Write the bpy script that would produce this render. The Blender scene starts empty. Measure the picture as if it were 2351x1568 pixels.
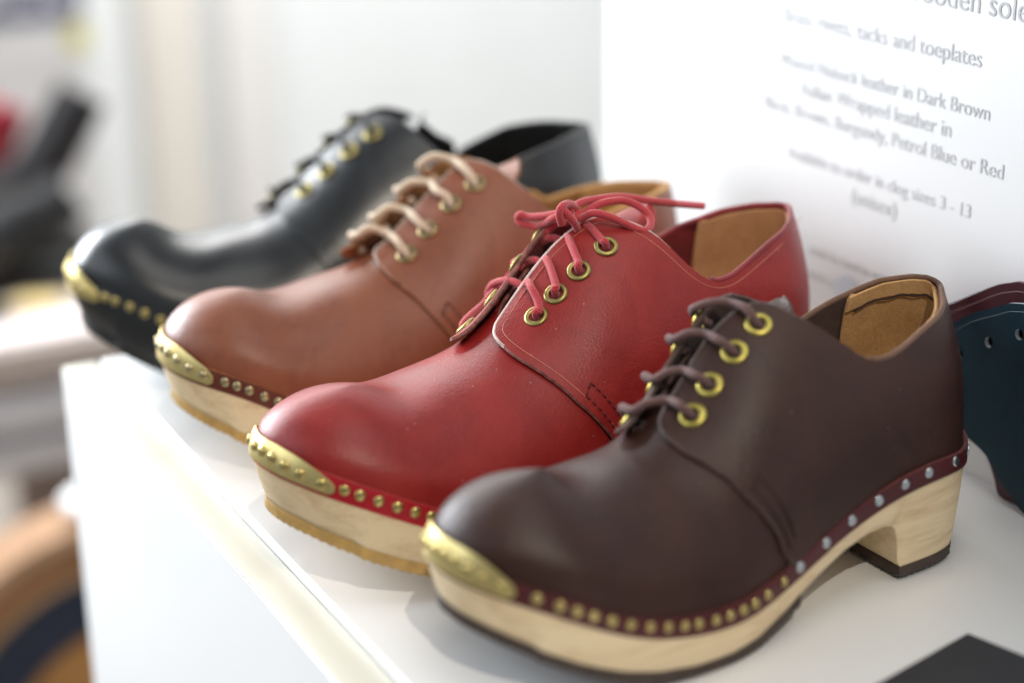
import bpy, bmesh, math, random, json
import numpy as np
from mathutils import Vector, Matrix
from mathutils.geometry import delaunay_2d_cdt
random.seed(4)
rng = np.random.default_rng(7)
SC = bpy.context.scene
COL = SC.collection
# ---------------------------------------------------------------- camera
F_PX, PITCH, ROLL, CAM_H, PHI = 4054.496, 0.345145, 0.0103228, 0.3339976, 0.4941976
cd = bpy.data.cameras.new('camera'); cam = bpy.data.objects.new('camera', cd); COL.objects.link(cam)
cd.sensor_width = 36.0; cd.lens = F_PX / 2351.0 * 36.0; cd.clip_start = 0.02; cd.clip_end = 60
r0 = Vector((1, 0, 0)); u0 = Vector((0, math.sin(PITCH), math.cos(PITCH))); f0 = Vector((0, math.cos(PITCH), -math.sin(PITCH)))
cr_, sr_ = math.cos(ROLL), math.sin(ROLL)
R_ = cr_ * r0 - sr_ * u0; U_ = sr_ * r0 + cr_ * u0
cam.matrix_world = Matrix(((R_.x, U_.x, -f0.x, 0), (R_.y, U_.y, -f0.y, 0), (R_.z, U_.z, -f0.z, CAM_H), (0, 0, 0, 1)))
cd.dof.use_dof = True; cd.dof.focus_distance = 0.738; cd.dof.aperture_fstop = 2.8; cd.dof.aperture_blades = 0
SC.camera = cam
# ---------------------------------------------------------------- table frame: n runs toe -> heel, d runs away along the table edge
C0 = np.array([-0.246, 0.901])
NV = np.array([math.cos(PHI), math.sin(PHI)]); DV = np.array([-math.sin(PHI), math.cos(PHI)])
def tp(n, d, z=0.0):
    p = C0 + NV * n + DV * d
    return (float(p[0]), float(p[1]), z)
# ---------------------------------------------------------------- light
w = bpy.data.worlds.new('World'); SC.world = w; w.use_nodes = True
bg = w.node_tree.nodes['Background']; bg.inputs[0].default_value = (0.93, 0.96, 1.0, 1); bg.inputs[1].default_value = 0.24
def area(name, loc, target, sx, sy, energy, col):
    l = bpy.data.lights.new(name, 'AREA'); l.shape = 'RECTANGLE'; l.size = sx; l.size_y = sy; l.energy = energy; l.color = col
    o = bpy.data.objects.new(name, l); COL.objects.link(o); o.location = loc
    o.rotation_euler = (Vector(target) - Vector(loc)).to_track_quat('-Z', 'Y').to_euler(); return o
area('window_light', tp(-1.25, 0.05, 0.80), tp(0.1, -0.25, 0.03), 1.0, 1.1, 6, (0.86, 0.93, 1.0))
area('side_window_light', tp(-0.48, 1.10, 0.40), tp(0.02, -0.2, 0.05), 0.75, 0.6, 36, (0.88, 0.94, 1.0))
area('far_window_light', tp(-0.15, 1.7, 1.15), tp(0.15, -0.2, 0.05), 1.2, 0.8, 13, (0.96, 0.97, 1.0))
area('room_light', tp(0.2, -0.6, 1.9), tp(0.12, -0.3, 0.0), 1.0, 1.0, 7, (1.0, 0.97, 0.93))
area('back_wall_fill', tp(1.0, 1.9, 1.7), tp(1.1, 2.75, -0.4), 1.8, 0.8, 84, (1.0, 0.98, 0.95))  # unseen fill lamp, added to brighten the back wall
sl = bpy.data.lights.new('low_sun_beam', 'SPOT'); sl.energy = 85; sl.color = (1.0, 0.9, 0.76); sl.spot_size = math.radians(15); sl.spot_blend = 0.55; sl.shadow_soft_size = 0.02
so = bpy.data.objects.new('low_sun_beam', sl); COL.objects.link(so)
tgt = Vector((-0.10, 0.70, 0.0)); so.location = tgt + Vector((0.22, -0.87, 1.0)) * 1.9
so.rotation_euler = (tgt - so.location).to_track_quat('-Z', 'Y').to_euler()
vs = SC.view_settings; SC.display_settings.display_device = 'sRGB'
vs.view_transform = 'Standard'; vs.look = 'None'; vs.gamma = 1; vs.exposure = 0.12; vs.use_curve_mapping = False
SC.cycles.max_bounces = 8; SC.cycles.diffuse_bounces = 4; SC.cycles.caustics_reflective = False; SC.cycles.caustics_refractive = False

# ---------------------------------------------------------------- materials
def new_mat(name):
    m = bpy.data.materials.new(name); m.use_nodes = True; nt = m.node_tree
    b = nt.nodes['Principled BSDF']; return m, nt, b
def N(nt, t, **k):
    n = nt.nodes.new(t)
    for a, v in k.items(): setattr(n, a, v)
    return n
def noise(nt, scale, detail=4, rough=0.55, vec=None, dist=0.0):
    n = N(nt, 'ShaderNodeTexNoise'); n.inputs['Scale'].default_value = scale; n.inputs['Detail'].default_value = detail
    n.inputs['Roughness'].default_value = rough; n.inputs['Distortion'].default_value = dist
    if vec is not None: nt.links.new(vec, n.inputs['Vector'])
    return n
def coords(nt, sc=(1, 1, 1), rot=(0, 0, 0)):
    t = N(nt, 'ShaderNodeTexCoord'); mp = N(nt, 'ShaderNodeMapping'); mp.inputs['Scale'].default_value = sc; mp.inputs['Rotation'].default_value = rot
    nt.links.new(t.outputs['Object'], mp.inputs['Vector']); return mp.outputs['Vector']
def ramp(nt, fac, stops):
    r = N(nt, 'ShaderNodeValToRGB'); e = r.color_ramp.elements
    while len(e) < len(stops): e.new(0.5)
    for i, (p, c) in enumerate(stops): e[i].position = p; e[i].color = (c[0], c[1], c[2], 1)
    nt.links.new(fac, r.inputs['Fac']); return r.outputs['Color']
def bump(nt, b, hs, dist):
    """stack of (height socket, strength)"""
    prev = None
    for h, s in hs:
        bp = N(nt, 'ShaderNodeBump'); bp.inputs['Strength'].default_value = s; bp.inputs['Distance'].default_value = dist
        nt.links.new(h, bp.inputs['Height'])
        if prev is not None: nt.links.new(prev, bp.inputs['Normal'])
        prev = bp.outputs['Normal']
    nt.links.new(prev, b.inputs['Normal'])
def leather(name, col, dark, rough=0.38, spec=0.5, mott=0.5, grain=0.12, scale=1.0, sheen=0.0, coat=0.0, dust=0.0):
    m, nt, b = new_mat(name); v = coords(nt)
    n1 = noise(nt, 22, 5, 0.6, v, 0.4); n2 = noise(nt, 260, 3, 0.6, v)
    mx = N(nt, 'ShaderNodeMath', operation='MULTIPLY_ADD'); nt.links.new(n2.outputs['Fac'], mx.inputs[0]); mx.inputs[1].default_value = 0.25
    nt.links.new(n1.outputs['Fac'], mx.inputs[2])
    c = ramp(nt, mx.outputs[0], [(0.5 - 0.2 * mott - 0.0, dark), (0.62 + 0.1 * mott, col)])
    if dust:
        dv = N(nt, 'ShaderNodeTexVoronoi'); dv.inputs['Scale'].default_value = 230; nt.links.new(v, dv.inputs['Vector'])
        lt_ = N(nt, 'ShaderNodeMath', operation='LESS_THAN'); nt.links.new(dv.outputs['Distance'], lt_.inputs[0]); lt_.inputs[1].default_value = 0.085
        sp_ = N(nt, 'ShaderNodeSeparateColor'); nt.links.new(dv.outputs['Color'], sp_.inputs[0])
        gt_ = N(nt, 'ShaderNodeMath', operation='GREATER_THAN'); nt.links.new(sp_.outputs[0], gt_.inputs[0]); gt_.inputs[1].default_value = 0.86
        ml_ = N(nt, 'ShaderNodeMath', operation='MULTIPLY'); nt.links.new(lt_.outputs[0], ml_.inputs[0]); nt.links.new(gt_.outputs[0], ml_.inputs[1])
        m2_ = N(nt, 'ShaderNodeMath', operation='MULTIPLY'); nt.links.new(ml_.outputs[0], m2_.inputs[0]); m2_.inputs[1].default_value = dust
        mc = N(nt, 'ShaderNodeMixRGB'); nt.links.new(m2_.outputs[0], mc.inputs['Fac']); nt.links.new(c, mc.inputs[1]); mc.inputs[2].default_value = (.7, .6, .55, 1); c = mc.outputs[0]
    nt.links.new(c, b.inputs['Base Color'])
    rr = N(nt, 'ShaderNodeMapRange'); nt.links.new(n1.outputs['Fac'], rr.inputs['Value']); rr.inputs['From Min'].default_value = .3; rr.inputs['From Max'].default_value = .7
    rr.inputs['To Min'].default_value = rough - 0.05; rr.inputs['To Max'].default_value = rough + 0.08
    nt.links.new(rr.outputs[0], b.inputs['Roughness']); b.inputs['Specular IOR Level'].default_value = spec
    b.inputs['Sheen Weight'].default_value = sheen
    b.inputs['Coat Weight'].default_value = coat; b.inputs['Coat Roughness'].default_value = 0.22
    vo = N(nt, 'ShaderNodeTexVoronoi'); vo.inputs['Scale'].default_value = 1100; nt.links.new(v, vo.inputs['Vector'])
    n3 = noise(nt, 55, 4, 0.6, v)
    bump(nt, b, [(vo.outputs['Distance'], grain), (n2.outputs['Fac'], grain * 1.1), (n3.outputs['Fac'], grain * 1.4)], 0.0004)
    return m
def suede(name, col, dark, rough=0.9):
    m, nt, b = new_mat(name); v = coords(nt)
    n1 = noise(nt, 40, 6, 0.7, v); n2 = noise(nt, 900, 4, 0.7, v)
    mx = N(nt, 'ShaderNodeMath', operation='MULTIPLY_ADD'); nt.links.new(n2.outputs['Fac'], mx.inputs[0]); mx.inputs[1].default_value = 0.6
    nt.links.new(n1.outputs['Fac'], mx.inputs[2])
    nt.links.new(ramp(nt, mx.outputs[0], [(0.55, dark), (1.0, col)]), b.inputs['Base Color'])
    b.inputs['Roughness'].default_value = rough; b.inputs['Specular IOR Level'].default_value = 0.2; b.inputs['Sheen Weight'].default_value = 0.15
    bump(nt, b, [(n2.outputs['Fac'], 0.5), (n1.outputs['Fac'], 0.3)], 0.0006)
    return m
def plain(name, col, rough=0.5, metal=0.0, spec=0.5, nsc=60, var=0.12, bmp=0.05, dist=0.0005):
    m, nt, b = new_mat(name); v = coords(nt); n1 = noise(nt, nsc, 5, 0.6, v)
    d = tuple(c * (1 - var) for c in col); l = tuple(min(1, c * (1 + var)) for c in col)
    nt.links.new(ramp(nt, n1.outputs['Fac'], [(0.3, d), (0.7, l)]), b.inputs['Base Color'])
    b.inputs['Roughness'].default_value = rough; b.inputs['Metallic'].default_value = metal; b.inputs['Specular IOR Level'].default_value = spec
    if bmp: bump(nt, b, [(n1.outputs['Fac'], bmp)], dist)
    return m
def wood_mat(name, a, c, painted=False):
    m, nt, b = new_mat(name)
    v = coords(nt, (9, 70, 120), (0.05, 0.12, 0.03)); n1 = noise(nt, 1.0, 6, 0.62, v, 1.2)
    v2 = coords(nt, (60, 900, 900)); n2 = noise(nt, 1.0, 3, 0.6, v2)
    v3 = coords(nt, (1, 1, 1)); n3 = noise(nt, 14, 3, 0.5, v3)
    mx = N(nt, 'ShaderNodeMath', operation='MULTIPLY_ADD'); nt.links.new(n2.outputs['Fac'], mx.inputs[0]); mx.inputs[1].default_value = 0.34
    nt.links.new(n1.outputs['Fac'], mx.inputs[2])
    mid = tuple((x + y) / 2 for x, y in zip(a, c))
    c1 = ramp(nt, mx.outputs[0], [(0.40, c), (0.56, mid), (0.72, a)])
    mixc = N(nt, 'ShaderNodeMixRGB', blend_type='MULTIPLY'); mixc.inputs['Fac'].default_value = 0.35
    nt.links.new(c1, mixc.inputs[1]); nt.links.new(ramp(nt, n3.outputs['Fac'], [(0.35, (.82, .74, .62)), (0.6, (1, 1, 1))]), mixc.inputs[2])
    nt.links.new(mixc.outputs[0], b.inputs['Base Color'])
    b.inputs['Roughness'].default_value = 0.5; b.inputs['Specular IOR Level'].default_value = 0.35
    bump(nt, b, [(n2.outputs['Fac'], 0.15), (n1.outputs['Fac'], 0.08)], 0.0004)
    return m
def brass_mat(name, col, rough, tarn):
    m, nt, b = new_mat(name); v = coords(nt); n1 = noise(nt, 130, 6, 0.7, v, 0.6); n2 = noise(nt, 700, 3, 0.6, v)
    nt.links.new(ramp(nt, n1.outputs['Fac'], [(0.30, tarn), (0.62, col)]), b.inputs['Base Color'])
    b.inputs['Metallic'].default_value = 1.0
    rr = N(nt, 'ShaderNodeMapRange'); nt.links.new(n1.outputs['Fac'], rr.inputs['Value']); rr.inputs['To Min'].default_value = rough + 0.12; rr.inputs['To Max'].default_value = rough - 0.06
    nt.links.new(rr.outputs[0], b.inputs['Roughness'])
    bump(nt, b, [(n2.outputs['Fac'], 0.12), (n1.outputs['Fac'], 0.12)], 0.0003)
    return m
def lace_mat(name, col, dark, sh=0.4):
    m, nt, b = new_mat(name)
    at = N(nt, 'ShaderNodeUVMap'); sep = N(nt, 'ShaderNodeSeparateXYZ'); nt.links.new(at.outputs['UV'], sep.inputs[0])
    # diagonal braid: two crossing waves of the tube's own coordinates
    def wv(sgn):
        a = N(nt, 'ShaderNodeMath', operation='MULTIPLY_ADD'); nt.links.new(sep.outputs['X'], a.inputs[0]); a.inputs[1].default_value = 2 * math.pi * 6 * sgn
        c2 = N(nt, 'ShaderNodeMath', operation='MULTIPLY'); nt.links.new(sep.outputs['Y'], c2.inputs[0]); c2.inputs[1].default_value = 2 * math.pi / 0.0011
        nt.links.new(c2.outputs[0], a.inputs[2])
        s = N(nt, 'ShaderNodeMath', operation='SINE'); nt.links.new(a.outputs[0], s.inputs[0]); return s.outputs[0]
    mxx = N(nt, 'ShaderNodeMath', operation='MAXIMUM'); nt.links.new(wv(1), mxx.inputs[0]); nt.links.new(wv(-1), mxx.inputs[1])
    v = coords(nt); n1 = noise(nt, 1500, 3, 0.7, v)
    mr = N(nt, 'ShaderNodeMapRange'); nt.links.new(mxx.outputs[0], mr.inputs['Value']); mr.inputs['From Min'].default_value = -0.6; mr.inputs['To Min'].default_value = 0.35
    ad = N(nt, 'ShaderNodeMath', operation='MULTIPLY'); nt.links.new(mr.outputs[0], ad.inputs[0]); nt.links.new(n1.outputs['Fac'], ad.inputs[1])
    nt.links.new(ramp(nt, ad.outputs[0], [(0.15, dark), (0.55, col)]), b.inputs['Base Color'])
    b.inputs['Roughness'].default_value = 0.75; b.inputs['Sheen Weight'].default_value = sh; b.inputs['Sheen Roughness'].default_value = 0.4; b.inputs['Specular IOR Level'].default_value = 0.25
    bump(nt, b, [(mxx.outputs[0], 0.5), (n1.outputs['Fac'], 0.5)], 0.0003)
    return m

# ---------------------------------------------------------------- object helpers
def link(name, me, mats=(), parent=None):
    o = bpy.data.objects.new(name, me); COL.objects.link(o)
    for m in mats: me.materials.append(m)
    if parent is not None: o.parent = parent
    return o
def mesh_obj(name, V, Fc, mats, parent=None, mi=None, sharp=None, smooth=True):
    me = bpy.data.meshes.new(name); me.from_pydata([tuple(map(float, v)) for v in V], [], [tuple(int(i) for i in f) for f in Fc]); me.validate()
    if mi is not None and len(me.polygons) == len(mi): me.polygons.foreach_set('material_index', [int(i) for i in mi])
    me.polygons.foreach_set('use_smooth', [smooth] * len(me.polygons)); me.update()
    if sharp: me.set_sharp_from_angle(angle=math.radians(sharp))
    return link(name, me, mats if isinstance(mats, (list, tuple)) else [mats], parent)
def tag(o, label=None, cat=None, group=None, kind=None):
    if label: o['label'] = label
    if cat: o['category'] = cat
    if group: o['group'] = group
    if kind: o['kind'] = kind
    return o
def empty(name, loc=(0, 0, 0), rz=0, sc=1.0):
    o = bpy.data.objects.new(name, None); COL.objects.link(o); o.location = loc; o.rotation_euler = (0, 0, rz); o.scale = (sc, sc, sc); o.empty_display_size = 0.05; return o
def catmull(P, n=10, closed=False):
    P = np.asarray(P, float); m = len(P); out = []
    for i in range(m if closed else m - 1):
        p1, p2 = P[i], P[(i + 1) % m]
        p0 = P[(i - 1) % m] if closed or i > 0 else 2 * p1 - p2
        p3 = P[(i + 2) % m] if closed or i + 2 < m else 2 * p2 - p1
        for k in range(n):
            t = k / n; out.append(0.5 * (2 * p1 + (p2 - p0) * t + (2 * p0 - 5 * p1 + 4 * p2 - p3) * t * t + (3 * p1 - p0 - 3 * p2 + p3) * t ** 3))
    if not closed: out.append(P[-1])
    return np.array(out)
def tube(P, r, seg=14, cap=True, rfun=None):
    """tube with uv (around, metres along); returns V,F,UV"""
    P = np.asarray(P, float); n = len(P); T = np.gradient(P, axis=0); T /= np.linalg.norm(T, axis=1)[:, None] + 1e-12
    up = np.array([0, 0, 1.0]) if abs(T[0][2]) < .9 else np.array([1.0, 0, 0]); nn = np.cross(T[0], up); nn /= np.linalg.norm(nn)
    V = []; Fc = []; UV = []; L = np.concatenate([[0], np.cumsum(np.linalg.norm(np.diff(P, axis=0), axis=1))])
    for i in range(n):
        nn = nn - T[i] * (nn @ T[i]); nn /= np.linalg.norm(nn) + 1e-12; bb = np.cross(T[i], nn)
        rr = r * (rfun(i / (n - 1)) if rfun else 1)
        for k in range(seg):
            a = 2 * math.pi * k / seg; V.append(P[i] + rr * (math.cos(a) * nn + math.sin(a) * bb))
    for i in range(n - 1):
        for k in range(seg):
            k2 = (k + 1) % seg; Fc.append((i * seg + k, i * seg + k2, (i + 1) * seg + k2, (i + 1) * seg + k))
            UV += [(k / seg, L[i]), ((k + 1) / seg, L[i]), ((k + 1) / seg, L[i + 1]), (k / seg, L[i + 1])]
    if cap:
        for i, rev in ((0, True), (n - 1, False)):
            f = [i * seg + k for k in range(seg)]; f = f[::-1] if rev else f; Fc.append(tuple(f)); UV += [(0, 0)] * seg
    return V, Fc, UV
def tubes_obj(name, paths, r, mat, parent, seg=14, rfun=None):
    V = []; Fc = []; UV = []
    for P in paths:
        v, f, u = tube(P, r, seg, True, rfun); o = len(V); V += list(v); Fc += [tuple(o + i for i in q) for q in f]; UV += u
    me = bpy.data.meshes.new(name); me.from_pydata([tuple(map(float, v)) for v in V], [], Fc)
    uvl = me.uv_layers.new(name='UVMap'); uvl.data.foreach_set('uv', np.array(UV, dtype=np.float32).ravel())
    me.polygons.foreach_set('use_smooth', [True] * len(me.polygons)); me.update()
    return link(name, me, [mat], parent)
def box_obj(name, lo, hi, mat, parent=None, bev=0.0, seg=2):
    bm = bmesh.new(); bmesh.ops.create_cube(bm, size=1)
    for v in bm.verts: v.co = Vector([lo[i] + (v.co[i] + .5) * (hi[i] - lo[i]) for i in range(3)])
    if bev: bmesh.ops.bevel(bm, geom=list(bm.edges), offset=bev, segments=seg, affect='EDGES', profile=.5)
    me = bpy.data.meshes.new(name); bm.to_mesh(me); bm.free(); me.polygons.foreach_set('use_smooth', [bev > 0] * len(me.polygons))
    if bev: me.set_sharp_from_angle(angle=math.radians(50))
    return link(name, me, [mat], parent)
def table_box(name, n0, n1, d0, d1, z0, z1, mat, parent=None, bev=0.0, seg=2):
    """box in the table's frame (baked into world coordinates)"""
    o = box_obj(name, (n0, d0, z0), (n1, d1, z1), mat, parent, bev, seg)
    for v in o.data.vertices:
        n, d, z = v.co; v.co = tp(n, d, z)
    o.data.flip_normals() if np.cross(NV, DV) < 0 else None
    return o
def nspline(xk,yk,x):
    """natural cubic spline"""
    xk=np.asarray(xk,float); yk=np.asarray(yk,float); n=len(xk); h=np.diff(xk)
    A=np.zeros((n,n)); b=np.zeros(n); A[0,0]=A[-1,-1]=1
    for i in range(1,n-1):
        A[i,i-1]=h[i-1];A[i,i]=2*(h[i-1]+h[i]);A[i,i+1]=h[i]
        b[i]=6*((yk[i+1]-yk[i])/h[i]-(yk[i]-yk[i-1])/h[i-1])
    M=np.linalg.solve(A,b); x=np.asarray(x,float)
    j=np.clip(np.searchsorted(xk,x)-1,0,n-2); t=np.clip(x,xk[0],xk[-1])
    d1=xk[j+1]-t; d0=t-xk[j]; hh=h[j]
    return M[j]*d1**3/(6*hh)+M[j+1]*d0**3/(6*hh)+(yk[j]/hh-M[j]*hh/6)*d1+(yk[j+1]/hh-M[j+1]*hh/6)*d0
def pspline(yk,s):
    """periodic cubic spline, uniform knots, period 1"""
    yk=np.asarray(yk,float); n=len(yk); A=np.zeros((n,n))
    for i in range(n): A[i,i]=4; A[i,(i-1)%n]=1; A[i,(i+1)%n]=1
    b=6*(np.roll(yk,-1,0)-2*yk+np.roll(yk,1,0)); M=np.linalg.solve(A,b)
    s=(np.asarray(s,float)%1)*n; j=np.floor(s).astype(int)%n; t=s-np.floor(s); k=(j+1)%n
    return M[j]*(1-t)**3/6+M[k]*t**3/6+(yk[j]-M[j]/6)*(1-t)+(yk[k]-M[k]/6)*t
XC=np.array([0,.003,.017,.044,.078,.112,.146,.180,.212,.240,.2585,.266])
YN0=np.array([0,.018,.0355,.0465,.0495,.046,.040,.0345,.033,.029,.017,0])
XZ=np.array([0,.025,.06,.095,.13,.165,.20,.235,.266]); ZW0=np.array([.047,.038,.027,.021,.024,.033,.042,.048,.050])
XR=np.array([.038,.055,.075,.095,.115,.14,.175,.243]); ZR0=np.array([.078,.078,.076,.08,.09,.106,.128,.15])
XY=np.array([.038,.09,.13,.243]); YR0=np.array([0,.0,.006,.0])
XN=np.array([0,.04,.1,.15,.2,.266]); N0=np.array([2.05,2.1,2.05,2.0,2.05,1.75])
XB=np.array([0,.02,.045,.07,.095,.12,.15]); ZB0=np.array([.02,.011,.004,.0005,0,.003,.014])
CXK=np.array([0,.03,.06,.10,.15,.20,.24,.266]); CXV=np.array([.040,.049,.067,.102,.15,.200,.232,.243])
class Shape:
    def __init__(s,yn=YN0,far=1.0,zw=ZW0,zr=ZR0,yr=YR0,nn=N0,zb=ZB0,cs=0.0):
        s.cs=cs
        s.zw=np.array(zw);s.zr=np.array(zr);s.yr=np.array(yr);s.nn=np.array(nn);s.zb=np.array(zb)
        yn=np.array(yn); s.px=np.concatenate([XC,XC[-2:0:-1]]); s.py=np.concatenate([-yn,far*yn[-2:0:-1]])
    def welt(s,S):
        x=pspline(s.px,S); y=pspline(s.py,S); x=np.clip(x,0,None)
        return np.stack([x,y,nspline(XZ,s.zw,x)],-1)
    def CX(s,x):
        x=np.asarray(x,float); return nspline(CXK,CXV,x)+s.cs*np.clip(1-x/.075,0,1)**2
    def F(s,S,U):
        """S perimeter 0..1 (near .0-.5), U 0..1 welt to crest"""
        w=s.welt(S); x=np.clip(w[...,0],0,.266)
        cx=s.CX(x); cz=nspline(np.r_[2*XR[0]-XR[1],XR],np.r_[s.zr[1],s.zr],cx); cy=nspline(XY,s.yr,cx); n=nspline(XN,s.nn,x)
        a=np.pi/2*U; H=1-np.maximum(np.cos(a),1e-9)**(2/n); V=np.maximum(np.sin(a),1e-9)**(2/n)
        return np.stack([w[...,0]+(cx-w[...,0])*H, w[...,1]+(cy-w[...,1])*H, w[...,2]+(cz-w[...,2])*V],-1)
# ---------------------------------------------------------------- the last: one surface F(S, U) per clog, S round the welt from the toe, U from welt to ridge
def height_u(sh, S, hgt):
    """U on the surface at a height hgt above the welt"""
    S = np.asarray(S, float); U = np.linspace(0, .6, 121); Z = sh.F(S[:, None] + 0 * U[None], U[None] + 0 * S[:, None])
    w = sh.welt(S); D = np.linalg.norm(Z - w[:, None, :], axis=2)
    return np.array([np.interp(hgt if np.isscalar(hgt) else hgt[i], D[i], U) for i in range(len(S))])
def FN(sh, S, U):
    e = 2e-3; S = np.asarray(S, float); U = np.clip(np.asarray(U, float), 0.0, 1.0)
    P = sh.F(S, U); a = sh.F(S + e, U) - sh.F(S - e, U)
    Uu = np.clip(U, .02, .985); b = sh.F(S, Uu + e) - sh.F(S, Uu - e)
    n = np.cross(a, b); n /= np.linalg.norm(n, axis=-1)[..., None] + 1e-15
    c = P - np.array([0.13, 0.004, 0.03]); sgn = np.sign((n * c).sum(-1)); n *= np.where(sgn == 0, 1, sgn)[..., None]
    # blend to straight up at the very ridge so both flanks agree
    k = np.clip((U - .95) / .05, 0, 1)[..., None] * 0.7; n = n * (1 - k) + np.array([-0.45, 0, 0.9]) * k; n /= np.linalg.norm(n, axis=-1)[..., None]
    return P, n
def wav(P, amp, k=1.0, ph=0.0):
    return amp * (np.sin(P[..., 0] * 95 * k + 1.3 + ph) * np.sin(P[..., 1] * 120 * k + P[..., 2] * 80 * k + ph) + .6 * np.sin(P[..., 2] * 210 * k + P[..., 0] * 60 * k + 2 * ph))
AS, AU = 0.66, 0.115
def in_poly(pts, poly):
    x, y = pts[:, 0], pts[:, 1]; c = np.zeros(len(pts), bool); n = len(poly)
    for i in range(n):
        x1, y1 = poly[i]; x2, y2 = poly[(i + 1) % n]
        cond = ((y1 > y) != (y2 > y)); xi = (x2 - x1) * (y - y1) / (y2 - y1 + 1e-15) + x1
        c ^= cond & (x < xi)
    return c
def patch(name, sh, outline, offo, thick, mats, parent, holes=(), step=0.0028, wave=0.0, ph=0.0, sharp=38, rimk=1.0):
    """leather sheet: outline in (S,U); offo(S,U) outer offset; mats = outer, inner, edge"""
    O = np.array(outline, float) * [AS, AU]
    rings = [O] + [np.array(h, float) * [AS, AU] for h in holes]
    vs_ = []; ed = []
    for r in rings:
        b = len(vs_); vs_ += [tuple(p) for p in r]; ed += [(b + i, b + (i + 1) % len(r)) for i in range(len(r))]
    lo, hi = O.min(0), O.max(0); gx = np.arange(lo[0], hi[0], step); gy = np.arange(lo[1], hi[1], step)
    G = np.array([(x + (step / 2 if j % 2 else 0), y) for j, y in enumerate(gy) for x in gx]); G = G[in_poly(G, O)]
    for r in rings:
        if r is not O: G = G[~in_poly(G, r)]
        if len(G): dd = np.min(np.linalg.norm(G[:, None] - r[None], axis=2), axis=1); G = G[dd > step * .45]
    allp = vs_ + [tuple(p) for p in G]
    ov, oe, of, *_ = delaunay_2d_cdt([Vector(p) for p in allp], ed, [], 0, 1e-9)
    P2 = np.array([tuple(v) for v in ov]); T = np.array([tuple(f) for f in of if len(f) == 3])
    cen = P2[T].mean(1); keep = in_poly(cen, O)
    for r in rings[1:]: keep &= ~in_poly(cen, r)
    T = T[keep]
    S = P2[:, 0] / AS; U = np.clip(P2[:, 1] / AU, 0, 1)
    P, n = FN(sh, S, U); off = offo(S, U)
    if wave: off = off + wav(P, wave, 1, ph)
    A = P + n * off[:, None]; B = P + n * (off - (thick(S, U) if callable(thick) else thick))[:, None]
    m = len(A)
    # orientation
    t = T[len(T) // 2]; fn = np.cross(A[t[1]] - A[t[0]], A[t[2]] - A[t[0]])
    if fn @ n[t[0]] < 0: T = T[:, ::-1]
    from collections import Counter
    ec = {}
    for f in T:
        for i in range(3):
            a, b = int(f[i]), int(f[(i + 1) % 3]); ec[(a, b)] = 1
    bd = [(a, b) for (a, b) in ec if (b, a) not in ec]
    Mx = {}; V = list(A) + list(B)
    for a, b in bd:
        for q in (a, b):
            if q not in Mx:
                Mx[q] = None
    # outward direction in the sheet for a rounded rim
    outd = {q: np.zeros(3) for q in Mx}
    for a, b in bd:
        e = A[b] - A[a]; o_ = np.cross(e, n[a]); l = np.linalg.norm(o_)
        if l > 1e-12:
            o_ = o_ / l; outd[a] = outd[a] + o_; outd[b] = outd[b] + o_
    for q in Mx:
        l = np.linalg.norm(outd[q]); o_ = outd[q] / l if l > 1e-9 else outd[q]
        tk = np.linalg.norm(A[q] - B[q]); Mx[q] = len(V); V.append((A[q] + B[q]) / 2 + o_ * tk * 0.28 * rimk)
    Fc = [tuple(f) for f in T] + [(m + f[0], m + f[2], m + f[1]) for f in T]; mi = [0] * len(T) + [1] * len(T)
    for a, b in bd:
        k_ = 3 if len(mats) > 3 and min(U[a], U[b]) > .845 and S[a] < .4 else 2
        Fc += [(b, a, Mx[a], Mx[b]), (Mx[b], Mx[a], m + a, m + b)]; mi += [k_, k_]
    return mesh_obj(name, V, Fc, list(mats), parent, mi, sharp)
def ring_path(sh, pts, off, n=8, closed=False):
    c = catmull(pts, n, closed); P, nn = FN(sh, c[:, 0], c[:, 1]); return P + nn * off
NAIL = {}
def nail_mesh(kind):
    if kind in NAIL: return NAIL[kind]
    r, hgt, cx = (0.0021, 0.0011, 1) if kind == 'brass' else (0.0023, 0.0006, .6)
    V = []; Fc = []; K = 20; rings = [(1.0, -0.15), (1.0, 0.25), (.9, .6), (.68, .85), (.35, .98)] if kind == 'brass' else [(1, -.2), (1, .45), (.92, .85), (.6, 1.0), (.3, .82)]
    for rr, z in rings:
        for k in range(K): a = 2 * math.pi * k / K; V.append((rr * r * math.cos(a), rr * r * math.sin(a), z * hgt))
    V.append((0, 0, rings[-1][1] * hgt * (1.01 if kind == 'brass' else .9)))
    for i in range(len(rings) - 1):
        for k in range(K): Fc.append((i * K + k, i * K + (k + 1) % K, (i + 1) * K + (k + 1) % K, (i + 1) * K + k))
    for k in range(K): Fc.append(((len(rings) - 1) * K + k, (len(rings) - 1) * K + (k + 1) % K, len(V) - 1))
    me = bpy.data.meshes.new(kind + '_nail'); me.from_pydata(V, [], Fc); me.polygons.foreach_set('use_smooth', [True] * len(Fc)); me.update()
    NAIL[kind] = me; return me
def place_on(o, P, n, jit=0.0):
    q = Vector(n).to_track_quat('Z', 'Y'); M = q.to_matrix().to_4x4()
    if jit: M = M @ Matrix.Rotation(random.uniform(-jit, jit), 4, 'X') @ Matrix.Rotation(random.uniform(-jit, jit), 4, 'Y')
    M = M @ Matrix.Rotation(random.uniform(0, 6.28), 4, 'Z')
    M.translation = Vector(P); o.matrix_local = M

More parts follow.
